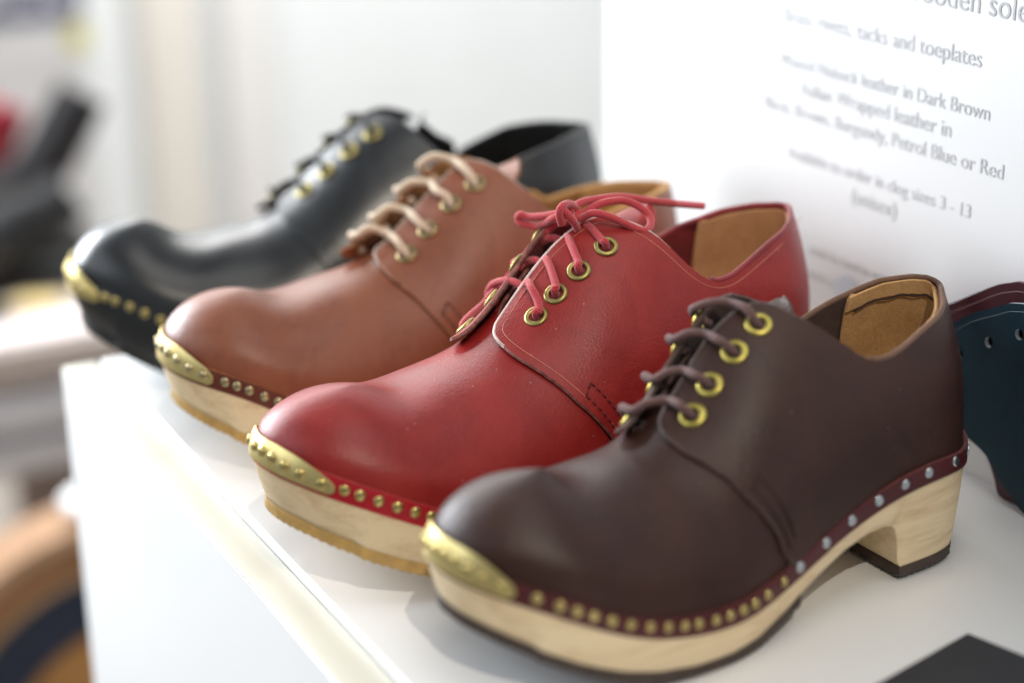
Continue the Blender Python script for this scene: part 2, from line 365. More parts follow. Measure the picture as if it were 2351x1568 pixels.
def mirror(l): return [(1 - a, b) for a, b in l][::-1]
NEAR_SEAM = [(.262, 0.0), (.2616, .062), (.2566, .11), (.2526, .18), (.2451, .275), (.2351, .41), (.2284, .525), (.2215, .645), (.2160, .756), (.2140, .86), (.2150, .925), (.2190, .953)]
QUARTER = {
 'b': [(.2234, .958), (.2333, .958), (.246, .952), (.2557, .949), (.2662, .938), (.2759, .921), (.2832, .9), (.2891, .868), (.2933, .8236), (.299, .744), (.3066, .668), (.3146, .589), (.3237, .514), (.3313, .465), (.34, .44), (.349, .4346), (.36, .444), (.387, .4925), (.42, .535), (.46, .582), (.5, .60), (.53, .612), (.555, .608), (.593, .576), (.621, .53), (.637, .504), (.651, .475)],
 'r': [(.2234, .965), (.2343, .968), (.2480, .958), (.2613, .938), (.2716, .92), (.2818, .902), (.2880, .885), (.2930, .855), (.2972, .8077), (.3074, .700), (.3164, .5664), (.3226, .4885), (.3308, .4243), (.34, .391), (.351, .3888), (.3655, .4149), (.3877, .4624), (.4185, .5052), (.46, .54), (.5, .552), (.53, .548), (.562, .53), (.597, .491), (.617, .461), (.636, .444), (.648, .42)],
 't': [(.2234, .945), (.2343, .947), (.2480, .942), (.2613, .93), (.2716, .925), (.2800, .925), (.2860, .92), (.2915, .875), (.2971, .797), (.3065, .6508), (.318, .5218), (.3260, .44), (.335, .395), (.345, .378), (.36, .385), (.3877, .415), (.4185, .44), (.46, .455), (.5, .46), (.545, .445), (.583, .415), (.62, .381), (.648, .3563)],
 'k': [(.2234, .955), (.2343, .957), (.2480, .95), (.2600, .925), (.2700, .925), (.2780, .915), (.2830, .89), (.2870, .85), (.2920, .80), (.2997, .7124), (.3090, .600), (.3184, .5072), (.3260, .44), (.335, .405), (.345, .39), (.36, .40), (.3877, .45), (.4185, .50), (.46, .535), (.5, .55), (.539, .535), (.578, .512), (.6007, .495), (.6245, .472), (.6442, .424), (.6623, .38)]}
FAR_TOP = [(.665, .44), (.676, .50), (.685, .585), (.693, .668), (.701, .744), (.7067, .80), (.713, .85), (.722, .88), (.735, .893), (.755, .900), (.775, .905), (.790, .908), (.7985, .893), (.8005, .85), (.793, .77), (.781, .655), (.7716, .525), (.7649, .41), (.7549, .275), (.7474, .18), (.7434, .11), (.738, .05), (.737, 0.0)]
def smooth01(x, a, b): t = np.clip((x - a) / (b - a), 0, 1); return t * t * (3 - 2 * t)

def build_clog(key, d, pal, labels):
    x, y, yaw, sc = d['pose']
    root = empty('clog', (x, y, 0), yaw, sc); tag(root, labels[0], 'clog', 'laced leather clogs in a row on the white cabinet')
    sh = Shape(np.concatenate([[0], d['yn'], [0]]), d['far'], d['zw'], d['zr'], d['yr'], d['nn'], d['zb'], d['cs'])
    M = pal; ph = ord(key[0]) * .7
    # ---- wooden sole
    S = np.concatenate([np.linspace(0, .38, 130), np.linspace(.38, .425, 60)[1:], np.linspace(.425, .5, 40)[1:]])
    W1 = sh.welt(S); W2 = sh.welt(1 - S)
    def prof(q):
        xb = np.interp(q, [0, .02, .05, .10, .15, .195, .205, .2095, .2125, .216, .226, .25, .266], [.0045, .023, .052, .10, .149, .1925, .2010, .2040, .2056, .2066, .2235, .2465, .2615])
        zb = np.interp(xb, [.0, .0045, .0207, .0355, .0527, .0691, .0865, .105, .12, .1375, .1577, .1726, .1863, .1960, .2010, .2040, .2056, .2066, .30], [.0345, .0335, .0262, .0195, .0130, .0080, .0050, .0046, .0062, .0112, .0195, .0255, .0292, .0300, .0288, .0255, .0190, .0068, .0068])
        return xb, zb
    def side(W):
        qx = np.clip(W[:, 0], 0, .266); xb, zb = prof(qx); cols = []
        order = np.argsort(qx); yy = np.interp(xb, qx[order], np.abs(W[order, 1]))
        sg = np.sign(W[np.argmax(np.abs(W[:, 1])), 1]); yb = sg * yy * np.where(xb > .2, .93 + 0 * xb, .975)
        # toe and heel closing: scale with the top outline
        yb = np.where((qx < .02) | (qx > .245), W[:, 1] * .96, yb)
        zt = W[:, 2] + .0012
        K = 9
        for k in range(K):
            t = k / (K - 1); tt = 1 - (1 - t) ** 1.0
            fade = np.clip(np.abs(W[:, 1]) / .012, 0, 1); bul = math.sin(t * math.pi) * 0.0006 * fade
            X = W[:, 0] + (xb - W[:, 0]) * tt ** 1.3; Y = W[:, 1] + (yb - W[:, 1]) * tt ** 1.5 + sg * bul; Z = zt + (zb - zt) * t
            ins = 0.0006 * max(0, (t - .9) / .1) * fade; Y = Y - sg * ins
            cols.append(np.stack([X, Y, Z], 1))
        return cols
    cA, cB = side(W1), side(W2); n = len(S); K = len(cA); V = []; Fc = []
    for c in cA: V += list(c)
    for c in cB: V += list(c)
    for k in range(K - 1):
        for i in range(n - 1):
            a = k * n + i; Fc.append((a, a + n, a + n + 1, a + 1)); b = (K + k) * n + i; Fc.append((b, b + 1, b + n + 1, b + n))
    for i in range(n - 1):
        Fc.append((i, i + 1, K * n + i + 1, K * n + i)); a = (K - 1) * n + i; b = (2 * K - 1) * n + i; Fc.append((a, b, b + 1, a + 1))
    sole = mesh_obj('wooden_sole', V, Fc, M['wood'], root, sharp=55)
    bm = bmesh.new(); bm.from_mesh(sole.data); bmesh.ops.remove_doubles(bm, verts=bm.verts, dist=2e-5); bmesh.ops.recalc_face_normals(bm, faces=bm.faces); bm.to_mesh(sole.data); bm.free()
    # ---- rubber treads
    def tread(i0, i1, name):
        idx = np.arange(i0, i1); A = cA[-1][idx]; B = cB[-1][idx]; L = np.concatenate([A, B[::-1]])
        # resample the loop evenly
        Lc = np.vstack([L, L[:1]]); s_ = np.concatenate([[0], np.cumsum(np.linalg.norm(np.diff(Lc, axis=0), axis=1))]); m = int(s_[-1] / 0.0006)
        q = np.linspace(0, s_[-1], m, endpoint=False); Lr = np.stack([np.interp(q, s_, Lc[:, j]) for j in range(3)], 1)
        cen = Lr.mean(0); out = np.roll(Lr, -1, 0) - np.roll(Lr, 1, 0); out = np.stack([out[:, 1], -out[:, 0]], 1); out /= np.linalg.norm(out, axis=1)[:, None] + 1e-12
        if ((Lr[:, :2] - cen[:2]) * out).sum() < 0: out = -out
        rip = (np.sin(q * 2 * np.pi / .0036) > 0).astype(float); rip = np.convolve(np.r_[rip[-2:], rip, rip[:2]], np.ones(5) / 5, 'valid')
        rnd = rng.uniform(.5, 1, m); rnd = np.convolve(np.r_[rnd[-6:], rnd, rnd[:6]], np.ones(13) / 13, 'valid')
        Vv = []; rows = [(.0002, .0, .0002), (.0006, .0, -.0010), (.0005, .0, -.0021), (.0003, .0013, -.0033), (-.0003, .0014, -.0041)]
        for o0, o1, z in rows:
            zz = Lr[:, 2] + z * (1 + .0) - (rip * .0020 * rnd if z < -.003 else 0)
            zz = np.maximum(zz, 0.0003)
            Vv += [(Lr[i, 0] + out[i, 0] * (o0 + o1 * rip[i] * rnd[i]), Lr[i, 1] + out[i, 1] * (o0 + o1 * rip[i] * rnd[i]), zz[i]) for i in range(m)]
        Ff = []
        for r_ in range(len(rows) - 1):
            for i in range(m): j = (i + 1) % m; Ff.append((r_ * m + i, r_ * m + j, (r_ + 1) * m + j, (r_ + 1) * m + i))
        # bottom strip between the two sides
        half = m // 2; b0 = (len(rows) - 1) * m
        for i in range(half - 1): Ff.append((b0 + i, b0 + i + 1, b0 + m - 2 - i, b0 + m - 1 - i))
        o = mesh_obj(name, Vv, Ff, M['rubber'], root, sharp=35)
        bm = bmesh.new(); bm.from_mesh(o.data); bmesh.ops.recalc_face_normals(bm, faces=bm.faces); bm.to_mesh(o.data); bm.free(); return o
    xbs = cA[-1][:, 0]
    tread(0, int(np.searchsorted(xbs, .146)), 'rubber_tread'); tread(int(np.searchsorted(xbs, .2066)), n, 'rubber_tread')
    # ---- vamp
    Sg = np.linspace(-.262, .262, 190); Ug = np.concatenate([np.linspace(0, .2, 12), np.linspace(.2, 1, 46)[1:]]); SS, UU = np.meshgrid(Sg, Ug, indexing='ij')
    UU = UU * (1 - .20 * smooth01(np.abs(SS), .222, .240)); P, nn = FN(sh, SS, UU); P = P - nn * (.0014 * (1 - smooth01(UU, .08, .32)))[..., None]; P = P + nn * (wav(P, .00012, 1, ph) * smooth01(1 - UU, 0, .2))[..., None]
    a, b = len(Sg), len(Ug); V = list(P.reshape(-1, 3)); Fc = [(i * b + j, (i + 1) * b + j, (i + 1) * b + j + 1, i * b + j + 1) for i in range(a - 1) for j in range(b - 1)]
    vo = mesh_obj('vamp', V, Fc, [M['leather'], M['flesh'], M['edge']], root)
    bm = bmesh.new(); bm.from_mesh(vo.data); bmesh.ops.remove_doubles(bm, verts=bm.verts, dist=4e-5); bmesh.ops.recalc_face_normals(bm, faces=bm.faces)
    if sum((f.normal.z * f.calc_area() for f in bm.faces)) < 0: bmesh.ops.reverse_faces(bm, faces=bm.faces)
    bm.to_mesh(vo.data); bm.free(); vo.data.polygons.foreach_set('use_smooth', [True] * len(vo.data.polygons))
    sm_ = vo.modifiers.new('soft', 'SMOOTH'); sm_.factor = .5; sm_.iterations = 14
    sol = vo.modifiers.new('thickness', 'SOLIDIFY'); sol.thickness = .0016; sol.offset = -1; sol.material_offset = 1; sol.material_offset_rim = 2
    # ---- tongue
    tg = [(.215, .80), (.2295, .79), (.2545, .78), (.285, .76), (.302, .70), (.3095, .70), (.3125, .76), (.3135, .84), (.3145, .93), (.315, .985)]
    top = d['tongue']
    tg = [(s_ if s_ < .3 else s_ + top, u_) for s_, u_ in tg]
    def tongue():
        rows = []; cx = np.linspace(.092, d['tend'], 46); V = []; wdt = 27
        for i, xx in enumerate(cx):
            # find S where the crest x equals xx
            Sg_ = np.linspace(.15, .40, 300); cxs = sh.CX(sh.welt(Sg_)[:, 0]); s0 = float(np.interp(xx, cxs, Sg_))
            end = (d['tend'] - xx); hw = .026 * math.sqrt(max(0.0, 1 - max(0, 1 - end / .016) ** 2.2)) if end < .016 else .026
            lift = -.0022 * smooth01(np.array(xx), .092, .112)
            for j in range(wdt):
                t = -1 + 2 * j / (wdt - 1); dist = abs(t) * hw
                Ul = np.linspace(1, .35, 120); ss = s0 if t < 0 else 1 - s0
                Q = sh.F(np.full(120, ss), Ul); L = np.concatenate([[0], np.cumsum(np.linalg.norm(np.diff(Q, axis=0), axis=1))]); uu = float(np.interp(dist, L, Ul))
                P_, n_ = FN(sh, np.array([ss]), np.array([uu])); V.append(P_[0] + n_[0] * float(lift) + np.array([0, 0, -d['tdrop'] * float(smooth01(np.array(xx), .128, .175)) * (1 - .35 * t * t)]))
        Fc = [(i * wdt + j, i * wdt + j + 1, (i + 1) * wdt + j + 1, (i + 1) * wdt + j) for i in range(45) for j in range(wdt - 1)]
        o = mesh_obj('tongue', V, Fc, [M['leather'], M['flesh'], M['edge']], root)
        bm = bmesh.new(); bm.from_mesh(o.data); bmesh.ops.recalc_face_normals(bm, faces=bm.faces)
        if sum((f.normal.z * f.calc_area() for f in bm.faces)) < 0: bmesh.ops.reverse_faces(bm, faces=bm.faces)
        bm.to_mesh(o.data); bm.free(); o.data.polygons.foreach_set('use_smooth', [True] * len(o.data.polygons))
        so_ = o.modifiers.new('thickness', 'SOLIDIFY'); so_.thickness = .0016; so_.offset = -1; so_.material_offset = 1; so_.material_offset_rim = 2
        sb = o.modifiers.new('soft', 'SMOOTH'); sb.factor = .5; sb.iterations = 6
    tongue()
    # ---- quarter: one piece from the near lacing edge round the heel to the far lacing edge
    en = np.array(d['en'], float); en[:, 1] = en[:, 1]; ef = np.array([(.7845, .795), (.7642, .800), (.7453, .805), (.7295, .805)])
    ctrl = NEAR_SEAM + QUARTER[key] + FAR_TOP
    dense = catmull(ctrl, 6)
    rag = rng.normal(0, 1, (len(dense), 2)) * [0.00018, .0012] * pal['rag']; rag[:3] = 0; rag[-3:] = 0; dense = dense + rag
    nb = int((FAR_TOP[-1][0] - NEAR_SEAM[0][0]) * AS / .004); base = [(s_, 0.0) for s_ in np.linspace(FAR_TOP[-1][0], NEAR_SEAM[0][0], nb)][1:-1]
    outline = [(a_, max(0, b_)) for a_, b_ in dense] + base
    def qoff(S_, U_):
        o = 0.0024 - .0016 * smooth01(S_, .29, .37) * (1 - smooth01(S_, .63, .71)) - .0017 * (1 - smooth01(U_, .06, .34))
        near = smooth01(.262 - S_, 0, .045) * smooth01(U_, .45, .95) * d['lift'][0] + .0010 * smooth01(U_, .82, .97) * (S_ < .33)
        farl = smooth01(S_, .69, .79) * smooth01(U_, .40, .9) * d['lift'][1] * .45 + smooth01(S_, .68, .72) * smooth01(U_, .74, .92) * d['lift'][1]
        return o + near + farl
    qth = 0.0021
    hr = .0026 / sc
    holes = []
    for s_, u_ in list(en) + list(ef):
        e = 1e-3; Js = np.linalg.norm(sh.F(np.array([s_ + e]), np.array([u_])) - sh.F(np.array([s_ - e]), np.array([u_]))) / (2 * e)
        Ju = np.linalg.norm(sh.F(np.array([s_]), np.array([u_ + e])) - sh.F(np.array([s_]), np.array([u_ - e]))) / (2 * e)
        holes.append([(s_ + hr / Js * math.cos(t), u_ + hr / Ju * math.sin(t)) for t in np.linspace(0, 2 * math.pi, 17)[:-1]])
    patch('quarter', sh, outline, qoff, qth, (M['leather'], M['suede'], M['edge'], M['lace_edge']), root, holes, .0028, .00016, ph)
    tl = catmull([(.2160, .80), (.2140, .87), (.2150, .925), (.2190, .953)] + QUARTER[key][:11], 6); P_, n_ = FN(sh, tl[:, 0], tl[:, 1])
    P_ = P_ + n_ * (qoff(tl[:, 0], tl[:, 1]) - .0004)[:, None]; P_[1:-1] = (P_[:-2] + 2 * P_[1:-1] + P_[2:]) / 4
    tubes_obj('cut_edge', [P_], .00075, M['lace_edge'], root, 8, lambda t: min(1, 5 * t + .3, 5 * (1 - t) + .3))
    # ---- eyelets
    def eyelet():
        K = 28; ro, ri = .0053 / sc, .0027 / sc; prof_ = [(ro, -.0002), (ro, .0004), (ro * .93, .0009), ((ro + ri) / 2, .0012), (ri * 1.12, .0009), (ri, .0003), (ri * .97, -.0014)]
        V = [(r_ * math.cos(2 * math.pi * k / K), r_ * math.sin(2 * math.pi * k / K), z) for r_, z in prof_ for k in range(K)]
        Fc = [(i * K + k, i * K + (k + 1) % K, (i + 1) * K + (k + 1) % K, (i + 1) * K + k) for i in range(len(prof_) - 1) for k in range(K)]
        me = bpy.data.meshes.new('eyelet'); me.from_pydata(V, [], Fc); me.polygons.foreach_set('use_smooth', [True] * len(Fc)); me.update(); me.materials.append(M['eyelet']); return me
    em = eyelet(); EP = []
    for s_, u_ in list(en) + list(ef):
        P_, n_ = FN(sh, np.array([s_]), np.array([u_])); off = float(qoff(np.array([s_]), np.array([u_]))[0])
        # local normal of the lifted sheet
        e = 4e-3; A_, na = FN(sh, np.array([s_ - e, s_ + e, s_, s_]), np.array([u_, u_, u_ - e * 4, u_ + e * 4])); oo = qoff(np.array([s_ - e, s_ + e, s_, s_]), np.array([u_, u_, u_ - e * 4, u_ + e * 4]))
        Q = A_ + na * oo[:, None]; nn_ = np.cross(Q[1] - Q[0], Q[3] - Q[2]); nn_ /= np.linalg.norm(nn_); nn_ = nn_ if nn_ @ n_[0] > 0 else -nn_
        p = P_[0] + n_[0] * off; EP.append((p, nn_)); o = bpy.data.objects.new('eyelet', em); COL.objects.link(o); o.parent = root; place_on(o, p, nn_)
    # ---- lining
    lo_ = d['lin']
    colr = np.array(QUARTER[key] + FAR_TOP[:2]); cs = colr[:, 0]; order = np.argsort(cs)
    def ctop(s_): return float(np.interp(s_, cs[order], colr[order, 1]))
    ln = [(1 - lo_[1], .05), (1 - lo_[1] - .001, ctop(1 - lo_[1]) * .5)] + [(s_, ctop(s_) - .012) for s_ in np.linspace(1 - lo_[1] + .004, lo_[0], 30)] + [(lo_[0] + .003, ctop(lo_[0]) * .55), (lo_[0] + .004, .05)]
    ln = catmull(ln, 3)
    patch('heel_lining', sh, ln, lambda S_, U_: qoff(S_, U_) - qth - .0002, .0011, (M['lining'], M['lining'], M['lining']), root, (), .004, .0001, ph)
    if key in ('b', 't'):
        st = [(s_, ctop(s_) + .002) for s_ in np.linspace(1 - lo_[1] + .004, lo_[0], 34)] + [(s_, ctop(s_) - .062) for s_ in np.linspace(lo_[0] + .002, 1 - lo_[1] + .002, 34)]
        patch('collar_strip', sh, st, lambda S_, U_: qoff(S_, U_) - qth - .0014, .0013, (M['lining'], M['strip'], M['strip']), root, (), .003, .0001, ph)
    if key == 'b':
        lns = catmull([(s_, ctop(s_) - .066 + .006 * math.sin(s_ * 190)) for s_ in np.linspace(lo_[0] - .004, 1 - lo_[1] + .012, 40)], 5); P_, n_ = FN(sh, lns[:, 0], lns[:, 1])
        tubes_obj('lining_seam', [P_ + n_ * (qoff(lns[:, 0], lns[:, 1]) - qth - .0029)[:, None]], .00042, M['thread'], root, 6)
    # rolled collar edge
    cl = np.array([(s_, ctop(s_)) for s_ in np.linspace(.335, .66, 90)]); Pq, nq = FN(sh, cl[:, 0], cl[:, 1]); oo = qoff(cl[:, 0], cl[:, 1]) - qth / 2
    tubes_obj('collar_edge', [Pq + nq * oo[:, None] + np.array([0, 0, .0002])], .0013 if key != 'k' else .0011, M['rim'], root, 10)
    # ---- band round the welt
    nbnd = 260; Sb = np.linspace(-.5, .5, nbnd, endpoint=False); bh = .0072 if key != 'b' else .0066; us = [0, .35, .7, 1.0]
    wob = rng.normal(0, 1, nbnd); wob = np.convolve(np.r_[wob[-4:], wob, wob[:4]], np.ones(9) / 9, 'valid') * .0005 * (0.3 + pal['rag'])
    V = []
    topu = height_u(sh, Sb, bh + wob)
    bo = .0003 + .0011 * smooth01(np.abs(Sb), .24, .29)
    for k, fr in enumerate(us):
        P_, n_ = FN(sh, Sb, topu * fr if k else np.full(nbnd, 0.0)); V += list(P_ + n_ * (bo - (.0 if k < 3 else .0002))[:, None] - (np.array([0, 0, .0016]) if k == 0 else 0))
    P_, n_ = FN(sh, Sb, topu); V += list(P_ + n_ * (bo - .0020)[:, None])
    P0_, n0_ = FN(sh, Sb, np.zeros(nbnd)); V += list(P0_ - n0_ * .0014 - np.array([0, 0, .0016]))
    Fc = []; mi = []
    for k in range(4):
        for i in range(nbnd):
            j = (i + 1) % nbnd; Fc.append((k * nbnd + i, k * nbnd + j, (k + 1) * nbnd + j, (k + 1) * nbnd + i)); mi.append(1 if k == 3 else 0)
    for i in range(nbnd): j = (i + 1) % nbnd; Fc.append((i, 5 * nbnd + i, 5 * nbnd + j, j)); mi.append(1)
    bo_ = mesh_obj('welt_band', V, Fc, [M['band'], M['band_edge']], root, mi, 40)
    bm = bmesh.new(); bm.from_mesh(bo_.data); bmesh.ops.recalc_face_normals(bm, faces=bm.faces); bm.to_mesh(bo_.data); bm.free()
    # ---- brass toe plate
    cu = catmull([(-.02, cu_[1]) if False else cu_ for cu_ in d['cap']], 5); cu[:, 1] = np.clip(cu[:, 1], 0, 1)
    up = [(-a_, b_) for a_, b_ in cu[::-1]][:-1] + [tuple(q_) for q_ in cu]; dn = [(s_, 0.0) for s_ in np.linspace(cu[-1][0], -cu[-1][0], 70)][1:-1]
    def coff(S_, U_): return .0012 - .0002 * smooth01(U_, .12, .3)
    patch('toe_plate', sh, up + dn, coff, .0008, (M['plate'], M['plate'], M['plate']), root, (), .0022, .00012, ph + 1, 50)
    # ---- nails
    def nails(lst, kind, mat, hfrac=None, extra=.0):
        me = nail_mesh(kind).copy(); me.materials.clear(); me.materials.append(mat); me.name = 'nail'
        for s_ in lst:
            if isinstance(s_, tuple): s1, u1 = s_
            else: s1 = s_; u1 = float(height_u(sh, np.array([s_]), .0036)[0])
            P_, n_ = FN(sh, np.array([s1]), np.array([u1])); off = .0003 + .0011 * float(smooth01(np.array(abs(((s1 + .5) % 1) - .5)), .24, .29)) if not extra else extra
            o = bpy.data.objects.new('nail', me); COL.objects.link(o); o.parent = root; place_on(o, P_[0] + n_[0] * (off + .00005), n_[0], .12)
            o['label'] = 'domed brass nail head' if kind == 'brass' else 'flat silver tack head'
    nails(d['nails'], 'brass', M['nail']); nails(d['tacks'], 'tack', M['tack'])
    nails([-s_ for s_ in d['nails'][:5]], 'brass', M['nail'])
    nails(d['capnails'], 'brass', M['nail'], extra=.0011)
    # ---- stitching and tooled lines
    stp = []
    def stitch(line, off=.0023, L=.0022, gap=.0009, r=.00028):
        c = catmull(line, 12); P_, n_ = FN(sh, c[:, 0], c[:, 1]); P_ = P_ + n_ * (qoff(c[:, 0], c[:, 1]) + .00012)[:, None]
        s_ = np.concatenate([[0], np.cumsum(np.linalg.norm(np.diff(P_, axis=0), axis=1))]); t = 0; out_ = []
        while t + L < s_[-1]:
            q = np.linspace(t, t + L, 5); Q = np.stack([np.interp(q, s_, P_[:, j]) for j in range(3)], 1); Nq = np.stack([np.interp(q, s_, n_[:, j]) for j in range(3)], 1)
            out_.append(Q + Nq * (np.array([-.0003, .0001, .0002, .0001, -.0003]))[:, None]); t += L + gap
        return out_
    lines = [[(.2395, .41), (.2480, .285), (.2560, .175), (.2605, .10)], [(.2445, .43), (.2530, .30), (.2605, .19), (.2650, .11)], [(.2395, .41), (.2445, .43)]]
    for l in lines: stp += stitch(l)
    tubes_obj('stitching', stp, .00040, M['thread'], root, 6)
    if pal.get('line'):
        # tooled line a few millimetres inside the edge
        offs = []
        seg = catmull(NEAR_SEAM[3:] + QUARTER[key][:19], 5); m3 = np.stack([seg[:, 0] * AS, seg[:, 1] * AU], 1)
        P_, n_ = FN(sh, seg[:, 0], seg[:, 1]); T_ = np.gradient(P_, axis=0); T_ /= np.linalg.norm(T_, axis=1)[:, None]; inn = np.cross(n_, T_)
        tgt_ = P_ + inn * .0034 * (1 if (inn[len(inn) // 2] @ (sh.F(np.array([.28]), np.array([.45]))[0] - P_[len(P_) // 2])) > 0 else -1)
        # smooth, then pull onto the sheet by searching the nearest surface point
        for _ in range(12): tgt_[1:-1] = (tgt_[:-2] + tgt_[2:] + 2 * tgt_[1:-1]) / 4
        gs, gu = np.meshgrid(np.linspace(.20, .42, 180), np.linspace(0, 1, 140), indexing='ij'); PP, NN = FN(sh, gs.ravel(), gu.ravel()); PP = PP + NN * (qoff(gs.ravel(), gu.ravel()))[:, None]
        path = []
        for q in tgt_:
            dd = ((PP - q) ** 2).sum(1); k = int(np.argmin(dd)); path.append(q - NN[k] * ((q - PP[k]) @ NN[k]) + NN[k] * .00010)
        path = np.array(path)
        for _ in range(4): path[1:-1] = (path[:-2] + path[2:] + 2 * path[1:-1]) / 4
        tubes_obj('tooled_line', [path], .00014, M['line'], root, 6)
    # ---- laces
    if key != 'r':
        r_ = d['lr']; paths = []
        for i in range(4):
            (p, n_), (q, m_) = EP[i], EP[i + 4]
            s1, s2 = en[i][0], ef[i][0]
            g1, gn1 = FN(sh, np.array([s1 - .003]), np.array([.955])); g2, gn2 = FN(sh, np.array([s2 + .002]), np.array([.95]))
            h1 = float(qoff(np.array([s1]), np.array([.95]))[0]) + r_ * 1.15; h2 = float(qoff(np.array([s2]), np.array([.95]))[0]) + r_ * 1.3
            a_ = g1[0] + gn1[0] * h1; b_ = g2[0] + gn2[0] * h2 + np.array([0, .0022, -.0004]); mid = (a_ + b_) / 2 + np.array([0, 0, d['arch']]) + np.array([-.001, 0, 0])
            tow = (a_ - p); tow /= np.linalg.norm(tow); tow2 = (b_ - q); tow2 /= np.linalg.norm(tow2)
            pts = [p - n_ * .004 - tow * .0003, p - n_ * .0004 + tow * .0002, p + n_ * (r_ * .9 + .0012) + tow * .0034, (p + a_) / 2 + n_ * (r_ + .0016), a_, mid, b_, (q + b_) / 2 + m_ * (r_ + .0026), q + m_ * (r_ + .0020) + tow2 * .0008, q + m_ * .0002 - tow2 * .0006, q - m_ * .004 + tow2 * .0004]
            jj = rng.normal(0, .0003, (len(pts), 3)); jj[:2] = 0; jj[-2:] = 0
            paths.append(catmull(np.array(pts) + jj, 9))
        tubes_obj('lace', paths, r_, M['lace'], root, 16)
    else:
        LT = LACE; paths = []
        def fix(i, far, pts):
            p, n_ = EP[i + (4 if far else 0)]; return p, n_
        for i, nm in enumerate(('n1', 'n2', 'n3', 'n4')):
            p, n_ = EP[i]; q = np.array(LT[nm]); q = q[1:]
            paths.append([p - n_ * .0035, p - n_ * .0002, p + n_ * .0020 + (q[0] - p) * .35] + list(q))
        for i, nm in enumerate(('f1', 'f2', 'f3')):
            p, n_ = EP[i + 4]; q = np.array(LT[nm])[:-1]; q[1:, 2] += .0010; q = list(q); paths.append(q + [p + n_ * .0016, p - n_ * .003])
        # under-crossings that carry on beneath the flaps
        for nm in ('long', 'lloop', 'knot', 'knot2', 'rloop', 'tail'): paths.append(LT[nm])
        paths = [catmull(np.array(p_), 10) for p_ in paths]
        lo2 = tubes_obj('lace', paths, .00160, M['lace'], root, 16)
        ag = catmull(np.array(LT['aglet']), 8); tubes_obj('aglet', [ag], .00160, M['aglet'], lo2, 16)
        # stray cotton fibres
        fz = []
        for P_ in paths:
            L = np.linalg.norm(np.diff(P_, axis=0), axis=1).sum(); k = int(L / .00042)
            for _ in range(k):
                i = random.randrange(1, len(P_) - 1); T_ = P_[i + 1] - P_[i - 1]; T_ /= np.linalg.norm(T_) + 1e-9; v_ = rng.normal(0, 1, 3); v_ -= T_ * (v_ @ T_); v_ /= np.linalg.norm(v_)
                a_ = P_[i] + v_ * .0015; l = random.uniform(.0003, .0016) * random.choice([.4, .6, 1]); c_ = rng.normal(0, .5, 3)
                fz.append(np.array([a_, a_ + v_ * l * .5 + T_ * l * .3, a_ + v_ * l * .8 + T_ * l * .7 + c_ * l * .4]))
        f_ = tubes_obj('lace_fibres', fz, .000028, M['lace'], lo2, 3); f_['kind'] = 'stuff'
    return root
